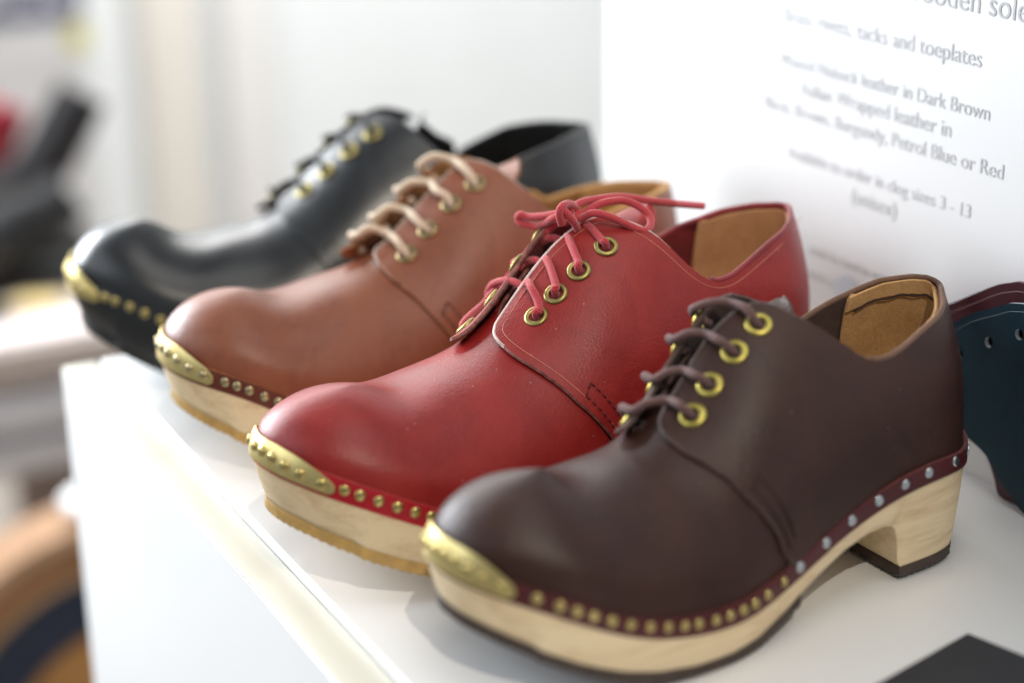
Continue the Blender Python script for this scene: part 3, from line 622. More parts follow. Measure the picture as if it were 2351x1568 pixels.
# ---------------------------------------------------------------- per-clog numbers (metres, in each clog's own frame)
CAPR = [(0, .236), (.018, .238), (.0325, .240), (.0468, .232), (.058, .215), (.068, .185), (.0763, .150), (.0828, .115), (.0866, .080), (.0872, .048), (.0856, .018), (.0825, .0)]
BASE_ = dict(far=0.8992, yr=[-0.00489, 0.00239, 0.01573, 0.01414], zb=[0.03038, 0.021, 0.00921, -0.0001, -0.00029, 0.00117, 0.01185])
DATA = {
 'b': dict(BASE_, pose=[-0.02759, 0.56267, 0.53789, 0.93946], yn=[0.01549, 0.03375, 0.04957, 0.05127, 0.04915, 0.04067, 0.03521, 0.03365, 0.02923, 0.01339], zw=[0.05116, 0.04255, 0.02768, 0.0201, 0.02291, 0.03394, 0.044, 0.04705, 0.04247], zr=[0.08606, 0.07508, 0.07399, 0.07672, 0.08916, 0.11308, 0.12934, 0.13779], nn=[2.00304, 2.12503, 2.0302, 2.00018, 2.0081, 1.67515], en=[[0.23068, 0.81698], [0.24571, 0.81859], [0.26324, 0.7993], [0.28068, 0.79593]], cs=0.00595),
 'r': dict(BASE_, pose=[-0.10061, 0.64029, 0.55695, 1.06353], yn=[0.0142, 0.03377, 0.04808, 0.05284, 0.0504, 0.04236, 0.03547, 0.03277, 0.02846, 0.01282], zw=[0.05169, 0.04192, 0.0268, 0.01953, 0.02257, 0.03471, 0.04511, 0.04835, 0.04261], zr=[0.07545, 0.06958, 0.07087, 0.07457, 0.08388, 0.10628, 0.12307, 0.13294], nn=[2.03033, 2.11103, 2.04552, 1.99908, 2.02966, 1.69212], en=[[0.23748, 0.80585], [0.25085, 0.78211], [0.26529, 0.75311], [0.28307, 0.73658]], cs=-0.00193),
 't': dict(BASE_, pose=[-0.16263, 0.7677, 0.40727, 1.02773], yn=[0.01594, 0.03508, 0.04846, 0.05327, 0.05121, 0.04269, 0.03551, 0.03267, 0.02812, 0.0121], zw=[0.04946, 0.043, 0.02597, 0.01949, 0.02272, 0.0348, 0.04512, 0.04827, 0.04248], zr=[0.07923, 0.07355, 0.07592, 0.07926, 0.08811, 0.10981, 0.12679, 0.13711], nn=[2.04934, 2.11089, 2.05513, 2.00306, 2.02831, 1.6955], en=[[0.23208, 0.76609], [0.24876, 0.76884], [0.26597, 0.76237], [0.28314, 0.75758]], cs=-0.00474),
 'k': dict(BASE_, pose=[-0.23315, 0.88793, 0.17776, 1.09391], yn=[0.0168, 0.03201, 0.04536, 0.05114, 0.04998, 0.04207, 0.03535, 0.0327, 0.02818, 0.01214], zw=[0.04721, 0.0425, 0.02844, 0.02094, 0.02345, 0.03496, 0.04511, 0.04832, 0.04276], zr=[0.07709, 0.06779, 0.06801, 0.07226, 0.08573, 0.10878, 0.1253, 0.13478], nn=[2.04224, 2.09772, 2.04898, 1.99884, 2.02869, 1.70024], en=[[0.23215, 0.82125], [0.24696, 0.79542], [0.26253, 0.77575], [0.2779, 0.773]], cs=-0.0064),
}
LACE = {
 'n1':[[0.1208, -0.005, 0.0857], [0.1193, -0.008, 0.0902], [0.1208, -0.004, 0.0934], [0.1214, 0.001, 0.0966], [0.1237, 0.007, 0.0971], [0.1251, 0.011, 0.0946]], 'n2':[[0.1311, -0.005, 0.0928], [0.1285, -0.006, 0.0979], [0.1315, 0.002, 0.1019], [0.1338, 0.009, 0.1043], [0.1353, 0.013, 0.102]], 'n3':[[0.1431, -0.004, 0.1001], [0.1398, -0.005, 0.1059], [0.1421, 0.003, 0.1098], [0.1454, 0.011, 0.1116], [0.1473, 0.015, 0.1093]], 'n4':[[0.1555, -0.003, 0.107], [0.152, -0.004, 0.1125], [0.1525, 0.004, 0.1152], [0.1533, 0.012, 0.1162]], 'f1':[[0.1257, 0.012, 0.0927], [0.1238, 0.018, 0.0933], [0.1222, 0.024, 0.0923], [0.1212, 0.03, 0.0895], [0.1213, 0.034, 0.0849], [0.1214, 0.035, 0.0811], [0.1204, 0.032, 0.0808]], 'f2':[[0.1363, 0.014, 0.0999], [0.1351, 0.02, 0.1001], [0.1342, 0.027, 0.0966], [0.134, 0.033, 0.0912], [0.1347, 0.036, 0.0879], [0.1332, 0.033, 0.0872]], 'f3':[[0.1471, 0.015, 0.1077], [0.1444, 0.021, 0.1077], [0.1435, 0.028, 0.104], [0.1442, 0.034, 0.0989], [0.1461, 0.037, 0.0954], [0.1449, 0.034, 0.0946]], 'long':[[0.1489, 0.016, 0.1163], [0.1475, 0.021, 0.1146], [0.1439, 0.025, 0.1102], [0.1392, 0.03, 0.1022], [0.1356, 0.033, 0.0951], [0.1305, 0.035, 0.0892], [0.1272, 0.036, 0.0854], [0.1248, 0.034, 0.0846]], 'lloop':[[0.146, 0.014, 0.1185], [0.1456, 0.018, 0.1194], [0.1433, 0.024, 0.1176], [0.1406, 0.032, 0.1157], [0.1385, 0.036, 0.116], [0.1386, 0.038, 0.1138], [0.1392, 0.036, 0.1124], [0.1424, 0.03, 0.1119], [0.1433, 0.024, 0.1146], [0.1432, 0.018, 0.118], [0.146, 0.014, 0.1192]], 'knot':[[0.1489, 0.009, 0.1142], [0.1453, 0.006, 0.1185], [0.1422, 0.006, 0.1223], [0.1412, 0.008, 0.1243], [0.1452, 0.011, 0.125], [0.1503, 0.014, 0.1229], [0.1506, 0.015, 0.1203], [0.1467, 0.015, 0.1182], [0.1445, 0.014, 0.1168]], 'knot2':[[0.1405, 0.008, 0.1182], [0.1387, 0.007, 0.1227], [0.1398, 0.007, 0.1258], [0.1453, 0.01, 0.1256], [0.1508, 0.013, 0.1224], [0.1509, 0.012, 0.1202], [0.148, 0.01, 0.1178]], 'rloop':[[0.147, 0.012, 0.1182], [0.151, 0.011, 0.1188], [0.1557, 0.011, 0.1211], [0.1621, 0.01, 0.1233], [0.1702, 0.008, 0.1235], [0.1754, 0.004, 0.1213], [0.1782, 0.0, 0.1174], [0.1757, -0.004, 0.1147], [0.171, -0.006, 0.1139], [0.1657, -0.004, 0.1163], [0.1576, -0.001, 0.1208], [0.1525, 0.003, 0.1221], [0.1504, 0.009, 0.1187]], 'tail':[[0.1462, 0.012, 0.1216], [0.1508, 0.013, 0.1234], [0.1562, 0.014, 0.124], [0.1688, 0.015, 0.1235], [0.1776, 0.016, 0.1221], [0.1899, 0.016, 0.1187], [0.2034, 0.015, 0.1155]], 'aglet':[[0.203, 0.015, 0.1156], [0.2102, 0.015, 0.114], [0.2172, 0.014, 0.1126]], 
}
steps = lambda a, b, s: [round(float(x), 4) for x in np.arange(a, b, s)]
EXTRA = {
 'b': dict(nails=[.1000, .1122, .1213, .1299, .1396, .1499, .1615, .1724, .183, .1919, .2031, .2127, .2222, .231, .2411, .2543], tacks=[.2675, .2885, .309, .3301, .3515, .3714, .3986, .4303, .462, .492, .523],
           capnails=[(-.045, .10), (-.022, .12), (.0, .13), (.0190, .13), (.0350, .125), (.0499, .105), (.0635, .083), (.0780, .066)], lift=(.0008, .0030), tend=.178, tongue=0, lr=.0018, arch=.0012, tdrop=.0085, lin=(.6235, .635)),
 'r': dict(nails=[.0931, .102, .1121, .1217, .1308, .1387] + steps(.148, .262, .0095), tacks=steps(.27, .51, .022), capnails=[(-.0438, .11), (-.0101, .129), (.0146, .13), (.0343, .121), (.0499, .104), (.0635, .083), (.0792, .066)], lift=(.0008, .0022), tend=.190, tongue=0, tdrop=.0072, lin=(.6190, .63)),
 't': dict(nails=[.0965, .105, .1133, .1228, .1310] + steps(.140, .262, .0095), tacks=steps(.27, .51, .022), capnails=[(-.0289, .125), (-.006, .135), (.0120, .14), (.0314, .135), (.05, .12), (.0658, .09), (.0800, .068)], lift=(.0014, .0045), tend=.183, tongue=0, tdrop=.0095, lr=.0019, arch=.003, lin=(.62, .63)),
 'k': dict(nails=[.0930, .1024, .114, .1246, .1351] + steps(.145, .262, .0095), tacks=steps(.27, .51, .022), capnails=[(-.03, .12), (-.010, .13), (.0100, .135), (.0250, .13), (.0424, .12), (.0572, .10), (.0714, .085), (.0820, .07)], lift=(.0008, .0018), tend=.176, tongue=0, lr=.0011, arch=.001, tdrop=.0085, lin=(.62, .63))}
woodm = wood_mat('limewood', (.84, .67, .43), (.64, .45, .25))
tan_suede = suede('tan_suede', (.62, .36, .15), (.36, .185, .065))
brass_n = brass_mat('brass_nail', (.80, .66, .28), .26, (.36, .27, .09)); brass_p = brass_mat('brass_plate', (.86, .72, .33), .38, (.70, .56, .22)); brass_e = brass_mat('brass_eyelet', (.40, .34, .13), .42, (.26, .21, .07))
tackm = brass_mat('tin_tack', (.78, .80, .82), .28, (.42, .45, .48))
PAL = {}
lr_ = leather('red_leather', (.31, .019, .0165), (.20, .0095, .0095), .42, .42, .6, .22, coat=.0, dust=.28)
PAL['r'] = dict(leather=lr_, flesh=suede('red_flesh', (.20, .03, .03), (.09, .012, .012)), suede=suede('red_inside', (.22, .018, .020), (.12, .01, .01)), edge=plain('red_cut_edge', (.24, .09, .075), .6, nsc=500, var=.6), lace_edge=plain('pale_cut_edge', (.66, .52, .47), .5, nsc=500, var=.25), wood=woodm,
 rubber=plain('natural_rubber', (.52, .32, .10), .5, nsc=200, var=.2), lining=suede('lining_tan', (.60, .33, .16), (.42, .20, .085)), strip=tan_suede, rim=leather('red_binding', (.27, .03, .035), (.16, .012, .016), .4, .4), band=leather('red_band', (.42, .008, .018), (.34, .006, .012), .42, .4, .3),
 band_edge=plain('red_band_edge', (.52, .16, .14), .7, nsc=400, var=.35), plate=brass_p, nail=brass_n, tack=tackm, eyelet=brass_e, thread=plain('red_thread', (.10, .008, .010), .8), line=plain('tooled_gold', (.66, .25, .16), .5), lace=lace_mat('red_cotton', (.66, .085, .10), (.40, .03, .04), .5), aglet=plain('red_film', (.62, .10, .12), .2, spec=.6), rag=.35)
PAL['b'] = dict(PAL['r'], leather=leather('dark_brown_leather', (.047, .0180, .0125), (.020, .0078, .0058), .43, .36, 1.0, .28, coat=.0, dust=.2), flesh=suede('brown_flesh', (.05, .03, .025), (.02, .012, .01)), suede=suede('brown_suede_inside', (.085, .045, .033), (.035, .018, .014)), edge=suede('brown_raw_edge', (.16, .10, .085), (.07, .042, .036)),
 rubber=plain('brown_rubber', (.055, .036, .028), .6, nsc=200, var=.25), lining=tan_suede, rim=suede('brown_raw_rim', (.22, .125, .085), (.09, .05, .035)), band=leather('burgundy_band', (.085, .014, .017), (.05, .009, .011), .4, .4, .4), band_edge=plain('burgundy_band_edge', (.12, .03, .028), .7, nsc=400, var=.3),
 thread=plain('brown_thread', (.03, .012, .010), .8), line=None, lace=lace_mat('brown_cotton', (.19, .105, .098), (.085, .045, .042), .25), lace_edge=suede('brown_lacing_edge', (.13, .10, .09), (.05, .035, .03), .5), eyelet=brass_mat('bright_brass_eyelet', (.62, .53, .14), .36, (.38, .30, .07)), rag=1.0)
PAL['t'] = dict(PAL['r'], leather=leather('tan_leather', (.26, .085, .042), (.18, .052, .026), .42, .42, .6, .2, coat=.0, dust=.18), flesh=suede('tan_flesh', (.26, .11, .05), (.11, .045, .02)), suede=suede('tan_inside', (.45, .22, .08), (.22, .10, .035)), lace_edge=plain('tan_lacing_edge', (.45, .36, .30), .5, nsc=500, var=.3), edge=plain('tan_raw_edge', (.34, .16, .075), .7, nsc=400, var=.4),
 lining=suede('golden_lining', (.66, .37, .12), (.42, .20, .055)), rim=suede('golden_rim', (.70, .42, .17), (.45, .22, .07)), band=leather('rust_band', (.13, .030, .018), (.085, .018, .010), .4, .4, .5), band_edge=plain('rust_band_edge', (.38, .17, .06), .7, nsc=400, var=.4), thread=plain('tan_thread', (.07, .02, .02), .8), line=None,
 lace=lace_mat('cream_cotton', (.90, .76, .58), (.60, .42, .28), .3), tack=tackm, rag=1.0, eyelet=brass_mat('olive_eyelet', (.36, .28, .14), .36, (.24, .18, .08)), nail=brass_mat('aged_nail', (.62, .52, .30), .3, (.34, .30, .18)))
blk = leather('black_leather', (.018, .022, .026), (.010, .012, .014), .34, .5, .5, .08, coat=.15)
PAL['k'] = dict(PAL['r'], leather=blk, flesh=suede('black_flesh', (.02, .02, .02), (.01, .01, .01)), suede=suede('black_inside', (.012, .012, .012), (.005, .005, .005)), edge=plain('black_edge', (.03, .032, .036), .5), lace_edge=plain('black_lacing_edge', (.05, .05, .055), .4), wood=plain('black_painted_wood', (.016, .018, .020), .28, nsc=30, var=.3, bmp=.1), rubber=plain('black_rubber', (.016, .017, .018), .55, nsc=200),
 lining=suede('black_lining', (.016, .016, .016), (.006, .006, .006)), strip=blk, rim=leather('black_binding', (.02, .022, .026), (.012, .012, .014), .35, .5), band=blk, band_edge=blk, thread=plain('black_thread', (.01, .01, .01), .8), line=None, lace=lace_mat('black_cotton', (.025, .028, .034), (.01, .01, .013), .2), rag=.3)

# ---------------------------------------------------------------- setting
whitep = plain('white_lacquer', (.79, .795, .79), .32, nsc=8, var=.015, bmp=.02, dist=.0002)
wallm = plain('white_wall_paint', (.81, .85, .87), .8, nsc=6, var=.02)
floorm = plain('grey_floor', (.38, .34, .30), .5, nsc=3, var=.1)
tag(table_box('floor', -4, 5, -3, 6, -1.0, -.95, floorm), kind='structure')
tag(table_box('wall', -3.2, 3.5, 2.75, 2.85, -.95, 2.3, wallm), kind='structure')
tag(table_box('side_wall', 3.2, 3.3, -1.2, 2.745, -.95, 2.3, plain('cool_wall_paint', (.80, .84, .86), .8, nsc=5, var=.02)), kind='structure')
def thing(name, label, cat, group=None): return tag(empty(name), label, cat, group)
cab = thing('cabinet', 'white lacquered cabinet with grooved top edge carrying the row of clogs', 'cabinet')
table_box('top_board', .0212, .46, -1.5, -.004, -.019, 0.0, whitep, cab, .0016, 4)
table_box('front_panel', .0022, .0208, -1.5, .006, -.93, -.0062, whitep, cab, .0005, 2)
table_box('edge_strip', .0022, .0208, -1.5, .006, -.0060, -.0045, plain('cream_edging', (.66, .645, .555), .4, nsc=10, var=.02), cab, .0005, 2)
table_box('carcass', .0212, .455, -1.49, -.001, -.95, -.0195, whitep, cab)
# sign
sg = thing('sign_board', 'tall white sign board with lines of grey print behind the clog heels', 'sign')
boardm = plain('sign_paper', (.82, .815, .80), .55, nsc=5, var=.01)
table_box('board', .326, .332, -.95, -.032, 0.0, .34, boardm, sg, .0005)
inkm = plain('grey_ink', (.60, .60, .60), .7)
def meshify(o, M, mat, parent):
    me = bpy.data.meshes.new_from_object(o.evaluated_get(bpy.context.evaluated_depsgraph_get())); me.name = 'printed_line'; me.transform(M); me.materials.clear()
    bpy.data.objects.remove(o); return link('printed_line', me, [mat], parent)
def text(body, n, dc, z, width, mat, parent, name='printed_line', bold=0.0):
    cu = bpy.data.curves.new(name, 'FONT'); cu.body = body; cu.align_x = 'CENTER'; cu.size = .01; cu.extrude = 0.00004; cu.offset = bold
    o = bpy.data.objects.new(name, cu); COL.objects.link(o); cu.materials.append(mat); bpy.context.view_layer.update()
    k = width / o.dimensions.x
    X = np.array([-DV[0], -DV[1], 0]); Z = np.array([-NV[0], -NV[1], 0])
    M = Matrix(((X[0] * k, 0, Z[0], 0), (X[1] * k, 0, Z[1], 0), (0, k, 0, 0), (0, 0, 0, 1))); p = tp(n, dc, z); M.translation = Vector(p)
    return meshify(o, M, mat, parent)
for body, z, wd, dc in [('Leather clogs with wooden soles', .2085, .196, -.2745), ('Brass rivets, tacks and toeplates', .1858, .1400, -.2718), ('Waxed Nubuck leather in Dark Brown', .1640, .1500, -.2748), ('Italian Wrapped leather in', .1520, .1075, -.2725),
                        ('Black, Brown, Burgundy, Petrol Blue or Red', .1402, .1720, -.2745), ('Available to order in clog sizes 3 - 13', .1186, .1330, -.2765), ('(unisex)', .1070, .0325, -.2775), ('made by hand in our workshop', .0735, .088, -.2750), ('every pair is individually finished', .0610, .088, -.2750)]:
    text(body, .3258, dc, z, wd, inkm, sg)
# a faint blue oval motif printed low on the sign
bluem = plain('pale_blue_ink', (.68, .73, .78), .7)
V = [tp(.3257, -.262 - .010 * math.cos(a) * (1 + .2 * math.sin(3 * a)), .058 + .012 * math.sin(a)) for a in np.linspace(0, 6.283, 41)[:-1]]
mesh_obj('printed_motif', V, [tuple(range(40))[::-1]], bluem, sg, smooth=False)

# flat cut leather pieces leaning on the sign
def sheet(name, outline, holes, n0, thick, lean, mats, parent=None, curve=0.0, step=.004):
    O = catmull(outline, 8, True); rings = [O] + [np.array(h) for h in holes]; vs_ = []; ed = []
    for r in rings: b = len(vs_); vs_ += [tuple(p) for p in r]; ed += [(b + i, b + (i + 1) % len(r)) for i in range(len(r))]
    lo, hi = O.min(0), O.max(0); G = np.array([(x, y) for y in np.arange(lo[1], hi[1], step) for x in np.arange(lo[0], hi[0], step)]); G = G[in_poly(G, O)]
    for r in rings:
        G = G[np.min(np.linalg.norm(G[:, None] - r[None], axis=2), axis=1) > step * .5]
        if r is not O: G = G[~in_poly(G, r)]
    ov, oe, of, *_ = delaunay_2d_cdt([Vector(p) for p in vs_ + [tuple(p) for p in G]], ed, [], 0, 1e-9)
    P2 = np.array([tuple(v) for v in ov]); T = np.array([tuple(f) for f in of]); cen = P2[T].mean(1); keep = in_poly(cen, O)
    for r in rings[1:]: keep &= ~in_poly(cen, r)
    T = T[keep]; m = len(P2); V = []
    for dn in (0, thick):
        for d_, z_ in P2:
            V.append(tp(n0 + dn + lean * z_ + curve * math.sin((d_ + .40) * 14) , d_, z_))
    Fc = [tuple(t) for t in T] + [(m + t[0], m + t[2], m + t[1]) for t in T]; mi = [0] * len(T) * 2
    ec = {(int(f[i]), int(f[(i + 1) % 3])) for f in T for i in range(3)}
    for a, b in ec:
        if (b, a) not in ec: Fc.append((a, m + a, m + b, b)); mi.append(1)
    o = mesh_obj(name, V, Fc, mats, parent, mi, 35)
    bm = bmesh.new(); bm.from_mesh(o.data); bmesh.ops.recalc_face_normals(bm, faces=bm.faces); bm.to_mesh(o.data); bm.free(); return o

blue = leather('petrol_leather', (.001, .026, .042), (.001, .018, .030), .40, .3, .5, .08); burg = leather('burgundy_leather', (.050, .011, .016), (.030, .007, .010), .34, .5, .5, .08)
pedge = plain('pale_edge', (.42, .46, .48), .5, nsc=200); bedge = plain('burgundy_edge', (.10, .03, .04), .5)
def circ(c, r, K=18): return [(c[0] + r * math.cos(6.28318 * k / K), c[1] + r * math.sin(6.28318 * k / K)) for k in range(K)]
OB = [(-.335, .066), (-.3465, .0718), (-.3582, .0801), (-.3736, .088), (-.3836, .0925), (-.400, .0945), (-.430, .090), (-.460, .078), (-.475, .055), (-.478, .02), (-.474, .002), (-.455, .0012), (-.425, .001), (-.404, .0012), (-.3941, .0064), (-.3854, .0114), (-.3777, .0185), (-.3675, .0225), (-.3576, .0235), (-.345, .024), (-.332, .032), (-.328, .05)]
OG = [(-.331, .074), (-.3406, .0792), (-.3546, .0877), (-.3674, .0953), (-.375, .0984), (-.3828, .1006), (-.410, .102), (-.450, .092), (-.475, .06), (-.478, .02), (-.470, .001), (-.42, .0008), (-.392, .0008), (-.3816, .001), (-.3778, .0073), (-.3727, .0149), (-.362, .024), (-.345, .027), (-.33, .04), (-.326, .060)]
bp = sheet('leather_piece', OB, [circ((-.354, .0603), .0024), circ((-.3713, .0711), .0024), circ((-.3886, .0800), .0024), circ((-.406, .083), .0024)], .3145, .0020, .015, [blue, pedge])
tag(bp, 'petrol blue cut leather upper with punched holes, leaning behind the brown heel', 'leather piece', 'cut leather pieces against the sign')
gp = sheet('leather_piece', OG, [], .3195, .0024, .012, [burg, bedge])
tag(gp, 'burgundy cut leather upper showing above and behind the petrol blue one', 'leather piece', 'cut leather pieces against the sign')
def edge_line(outl, i0, i1, ins, n0, lean, mat, par):
    c = catmull(outl[i0:i1], 8); T_ = np.gradient(c, axis=0); T_ /= np.linalg.norm(T_, axis=1)[:, None]; c = c + np.stack([-T_[:, 1], T_[:, 0]], 1) * ins
    tubes_obj('tooled_line', [[tp(n0 + lean * z_ - .00005, d_, z_) for d_, z_ in c]], .00016, mat, par, 6)
edge_line(OB, 0, 7, .0035, .3145, .015, plain('petrol_line', (.05, .10, .12), .4), bp)
edge_line(OG, 0, 7, .0040, .3195, .012, plain('burgundy_line', (.20, .08, .09), .4), gp)

# dark card at the right front corner
padm = plain('black_card', (.022, .022, .026), .55, nsc=50, var=.1)
def poly_slab(name, pts, z0, z1, mat, bev=.0006):
    bm = bmesh.new(); f = bm.faces.new([bm.verts.new((p[0], p[1], z0)) for p in pts]); r = bmesh.ops.extrude_face_region(bm, geom=[f]); bmesh.ops.translate(bm, verts=[v for v in r['geom'] if isinstance(v, bmesh.types.BMVert)], vec=(0, 0, z1 - z0))
    bmesh.ops.recalc_face_normals(bm, faces=bm.faces); bmesh.ops.bevel(bm, geom=list(bm.edges), offset=bev, segments=2, affect='EDGES', profile=.5)
    me = bpy.data.meshes.new(name); bm.to_mesh(me); bm.free(); return link(name, me, [mat])
tag(poly_slab('card', [(.171, .590), (.095, .524), (.150, .440), (.246, .512)], .0002, .0032, padm), 'flat matt black card lying on the cabinet in front of the brown heel', 'card')

# ---------------------------------------------------------------- the clogs
LAB = {'b': ['dark brown laced leather clog with brown laces and silver tacks, nearest the camera'], 'r': ['bright red laced clog whose red lace is tied in a bow'], 't': ['tan brown clog with thick cream laces between the red and black clogs'], 'k': ['glossy black clog with black sole at the far end of the row']}
roots = {}
for k_ in 'brtk':
    d_ = dict(DATA[k_]); d_.update(EXTRA[k_]); d_['cap'] = CAPR; roots[k_] = build_clog(k_, d_, PAL[k_], LAB[k_])

# ---------------------------------------------------------------- far left: low display table, shoes, poster
lt = thing('low_table', 'low white display table with drawers, blurred beyond the cabinet', 'table')
pale = plain('pale_table_top', (.56, .48, .43), .5, nsc=6, var=.06); whitem = plain('white_matt', (.74, .74, .76), .6, nsc=8, var=.03); gapm = plain('brown_gap', (.30, .20, .16), .7)
LT = -.34
table_box('table_top', -.40, .37, 1.00, 1.62, LT - .046, LT, pale, lt, .004)
table_box('shelf_board', -.40, .37, 1.005, 1.60, LT - .107, LT - .061, whitem, lt, .004)
table_box('shelf_board', -.40, .37, 1.005, 1.60, LT - .157, LT - .122, whitem, lt, .004)
table_box('table_leg', -.38, -.30, 1.2, 1.6, -.95, LT - .047, gapm, lt); table_box('table_leg', .28, .36, 1.2, 1.58, -.95, LT - .047, gapm, lt)
table_box('back_panel', -.39, .36, 1.04, 1.06, LT - .17, LT - .047, gapm, lt)
tag(table_box('magazine', -.05, .34, 1.01, 1.09, LT + .0005, LT + .006, plain('pinkish_paper', (.80, .70, .68), .5, nsc=20, var=.05), None, .001), 'pale magazine lying on the front of the low table', 'magazine')
def disc(name, n, d, z, r, h, mat, parent=None, K=40):
    V = []; Fc = []
    for zz, rr in ((0, r), (h * .8, r), (h, r * .95)):
        for k in range(K): a = 6.28318 * k / K; V.append(tp(n + rr * math.cos(a), d + rr * math.sin(a), z + zz))
    for i in range(2):
        for k in range(K): Fc.append((i * K + k, i * K + (k + 1) % K, (i + 1) * K + (k + 1) % K, (i + 1) * K + k))
    Fc.append(tuple(range(2 * K, 3 * K))); Fc.append(tuple(range(K))[::-1]); return mesh_obj(name, V, Fc, mat, parent, sharp=30)
tag(disc('coaster', .245, 1.145, LT + .0005, .032, .004, plain('yellow_card', (.86, .66, .30), .6)), 'round yellow coaster on the low table behind the magazine', 'coaster')
def loft(name, path, radii, mat, parent, K=20):
    P = catmull(path, 6); R_2 = catmull(np.array(radii), 6); T_ = np.gradient(P, axis=0); T_ /= np.linalg.norm(T_, axis=1)[:, None]; V = []; Fc = []
    side_ = np.array([DV[0], DV[1], 0.0]); m = len(P)
    for i in range(m):
        u_ = np.cross(side_, T_[i]); u_ /= np.linalg.norm(u_)
        for k in range(K): a = 6.28318 * k / K; V.append(P[i] + side_ * R_2[i][0] * math.cos(a) + u_ * R_2[i][1] * math.sin(a))
    for i in range(m - 1):
        for k in range(K): Fc.append((i * K + k, i * K + (k + 1) % K, (i + 1) * K + (k + 1) % K, (i + 1) * K + k))
    Fc += [tuple(range(K)), tuple(range((m - 1) * K, m * K))[::-1]]
    o = mesh_obj(name, V, Fc, mat, parent); bm = bmesh.new(); bm.from_mesh(o.data); bmesh.ops.recalc_face_normals(bm, faces=bm.faces); bm.to_mesh(o.data); bm.free(); return o
def boot(n, d, s, hgt, up, so_m, label, name='boot', lean=.03):
    r = tag(empty(name, tp(n, d, LT)), label, 'shoe', 'shoes on the low table')
    def q(a, z, dd=0): return (NV[0] * a * s + DV[0] * dd, NV[1] * a * s + DV[1] * dd, z * s)
    loft('upper', [q(-.235, .035), q(-.20, .045), (q(-.13, .058)), q(-.06, .085), q(-.01, .10 + hgt * .2), q(lean, .10 + hgt)], [(.012, .012), (.034, .024), (.038, .032), (.034, .042), (.030, .036), (.032, .034)], up, r)
    def slab(nm, a0, a1, z0, z1, hw):
        o = box_obj(nm, (a0 * s, -hw * s, z0 * s), (a1 * s, hw * s, z1 * s), so_m, r, .004)
        o.rotation_euler = (0, 0, PHI); return o
    slab('sole', -.245, .035, .012, .030, .040); slab('heel', -.03, .035, 0.0, .012, .036); slab('sole', -.245, -.10, 0.0, .012, .040)
    return r
dk = plain('dark_boot_leather', (.008, .005, .006), .6, nsc=20); dk2 = plain('black_boot_leather', (.004, .004, .005), .6, nsc=20); rd = plain('red_shoe_leather', (.38, .012, .03), .35, nsc=20)
boot(.325, 1.34, 1.0, .11, dk, dk2, 'tall dark ankle boot at the right end of the low table', lean=.05)
boot(.290, 1.22, .85, .03, dk2, dk2, 'low black shoe in front of the tall dark boot on the low table', 'shoe')
boot(.262, 1.42, .95, .10, rd, dk2, 'red shoe half hidden behind the dark boots on the low table', 'shoe')
boot(.355, 1.50, .55, .02, dk2, dk2, 'small dark shoe right of the tall boot on the low table', 'shoe', .02)
boot(.17, 1.12, .8, .03, dk2, dk2, 'black shoe at the left edge of the photo on the low table', 'shoe')
# leather rolls standing on the floor between the cabinet and the low table
def roll(name, n, d, z, r_out, r_in, length, mat, label, K=72):
    V = []; Fc = []
    for t in (0, 1):
        for r_ in (r_out, r_in):
            for k in range(K):
                a = 6.28318 * k / K; rr = r_ * (1 + .012 * math.sin(3 * a + n * 9)); V.append(tp(n + rr * math.cos(a), d + t * length, z + rr * math.sin(a)))
    A, B_, C_, D_ = 0, K, 2 * K, 3 * K
    for k in range(K):
        j = (k + 1) % K; Fc += [(A + k, A + j, B_ + j, B_ + k), (C_ + j, C_ + k, D_ + k, D_ + j), (A + j, A + k, C_ + k, C_ + j), (B_ + k, B_ + j, D_ + j, D_ + k)]
    o = mesh_obj(name, V, Fc, mat, None, sharp=40); bm = bmesh.new(); bm.from_mesh(o.data); bmesh.ops.recalc_face_normals(bm, faces=bm.faces); bm.to_mesh(o.data); bm.free()
    return tag(o, label, 'leather roll', 'nested leather rolls on the floor')
fz0 = -.95; cz = fz0 + .262
roll('leather_roll', .208, .690, cz, .2600, .238, .07, suede('pale_tan_hide', (.36, .22, .13), (.24, .13, .07)), 'outermost pale tan leather roll beyond the cabinet corner')
roll('leather_roll', .208, .692, cz - .0008, .2370, .217, .07, suede('brown_hide', (.22, .10, .035), (.15, .06, .02)), 'brown leather roll nested just inside the pale tan one')
roll('leather_roll', .208, .694, cz - .0018, .2160, .206, .07, suede('light_hide', (.42, .26, .15), (.30, .17, .085)), 'light tan leather roll between the brown and the navy ones')
roll('leather_roll', .208, .688, cz - .0030, .2045, .150, .07, suede('navy_hide', (.020, .026, .045), (.012, .014, .024)), 'navy leather roll nested in the tan ones')
roll('leather_roll', .208, .696, cz - .0040, .1490, .06, .07, suede('orange_hide', (.36, .18, .055), (.24, .11, .035)), 'innermost orange tan leather roll inside the navy one')
ps0 = tp(.178, .72, cz + .262 + .0125)
bm = bmesh.new(); bmesh.ops.create_uvsphere(bm, u_segments=32, v_segments=16, radius=.016); bmesh.ops.scale(bm, vec=(1.5, 1.5, .85), verts=bm.verts)
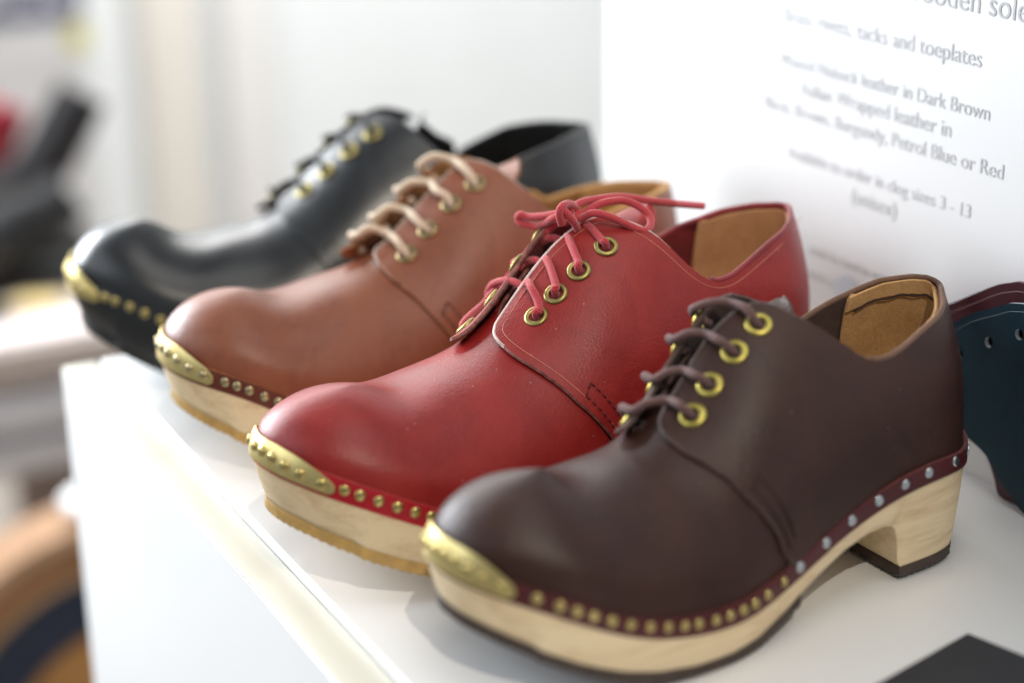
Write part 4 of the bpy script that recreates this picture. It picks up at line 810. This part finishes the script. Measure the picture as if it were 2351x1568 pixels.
me = bpy.data.meshes.new('tag_disc'); bm.to_mesh(me); bm.free(); me.polygons.foreach_set('use_smooth', [True] * len(me.polygons)); o = link('cushion', me, [plain('white_ceramic', (.9, .9, .9), .25, nsc=5, var=.01)]); o.location = ps0
tag(o, 'small round white cushion lying on top of the pale tan roll', 'cushion')
tag(table_box('pillar', .865, .985, 2.70, 2.746, -.95, 2.2, plain('cream_pillar_paint', (.90, .87, .81), .8, nsc=5, var=.02), None, .004), kind='structure')
tag(table_box('pillar', 1.04, 1.15, 2.69, 2.746, -.95, 2.2, plain('white_pillar_paint', (.95, .95, .95), .8, nsc=5, var=.01), None, .004), kind='structure')


ps = thing('poster', 'white wall poster with a navy heading band and a yellow dot', 'poster')

pw = plain('poster_paper', (.58, .58, .59), .7, nsc=4, var=.03)
table_box('sheet', .02, .757, 2.735, 2.745, -.84, .05, pw, ps)
table_box('heading_band', .025, .750, 2.7325, 2.7345, -.262, .02, plain('navy_print', (.018, .026, .10), .6, nsc=8, var=.2), ps)
def text2(body, nc, z, width, mat, parent, dpl):
    cu = bpy.data.curves.new('printed_line', 'FONT'); cu.body = body; cu.align_x = 'CENTER'; cu.size = .01; cu.extrude = .0002; cu.offset = .0002
    o = bpy.data.objects.new('printed_line', cu); COL.objects.link(o); cu.materials.append(mat); bpy.context.view_layer.update(); k = width / o.dimensions.x
    M = Matrix(((NV[0] * k, 0, -DV[0], 0), (NV[1] * k, 0, -DV[1], 0), (0, k, 0, 0), (0, 0, 0, 1))); M.translation = Vector(tp(nc, dpl, z)); meshify(o, M, mat, parent)
text2('HANDMADE', .46, -.232, .54, plain('white_print', (.6, .6, .62), .6), ps, 2.7315)
text2('footwear', .60, -.378, .28, inkm, ps, 2.7335)
V = [tp(.738 + .024 * math.cos(a), 2.7330, -.300 + .027 * math.sin(a)) for a in np.linspace(0, 6.2832, 33)[:-1]]
mesh_obj('round_sticker', V, [tuple(range(32))[::-1]], plain('yellow_sticker', (.55, .50, .03), .6), ps, smooth=False)
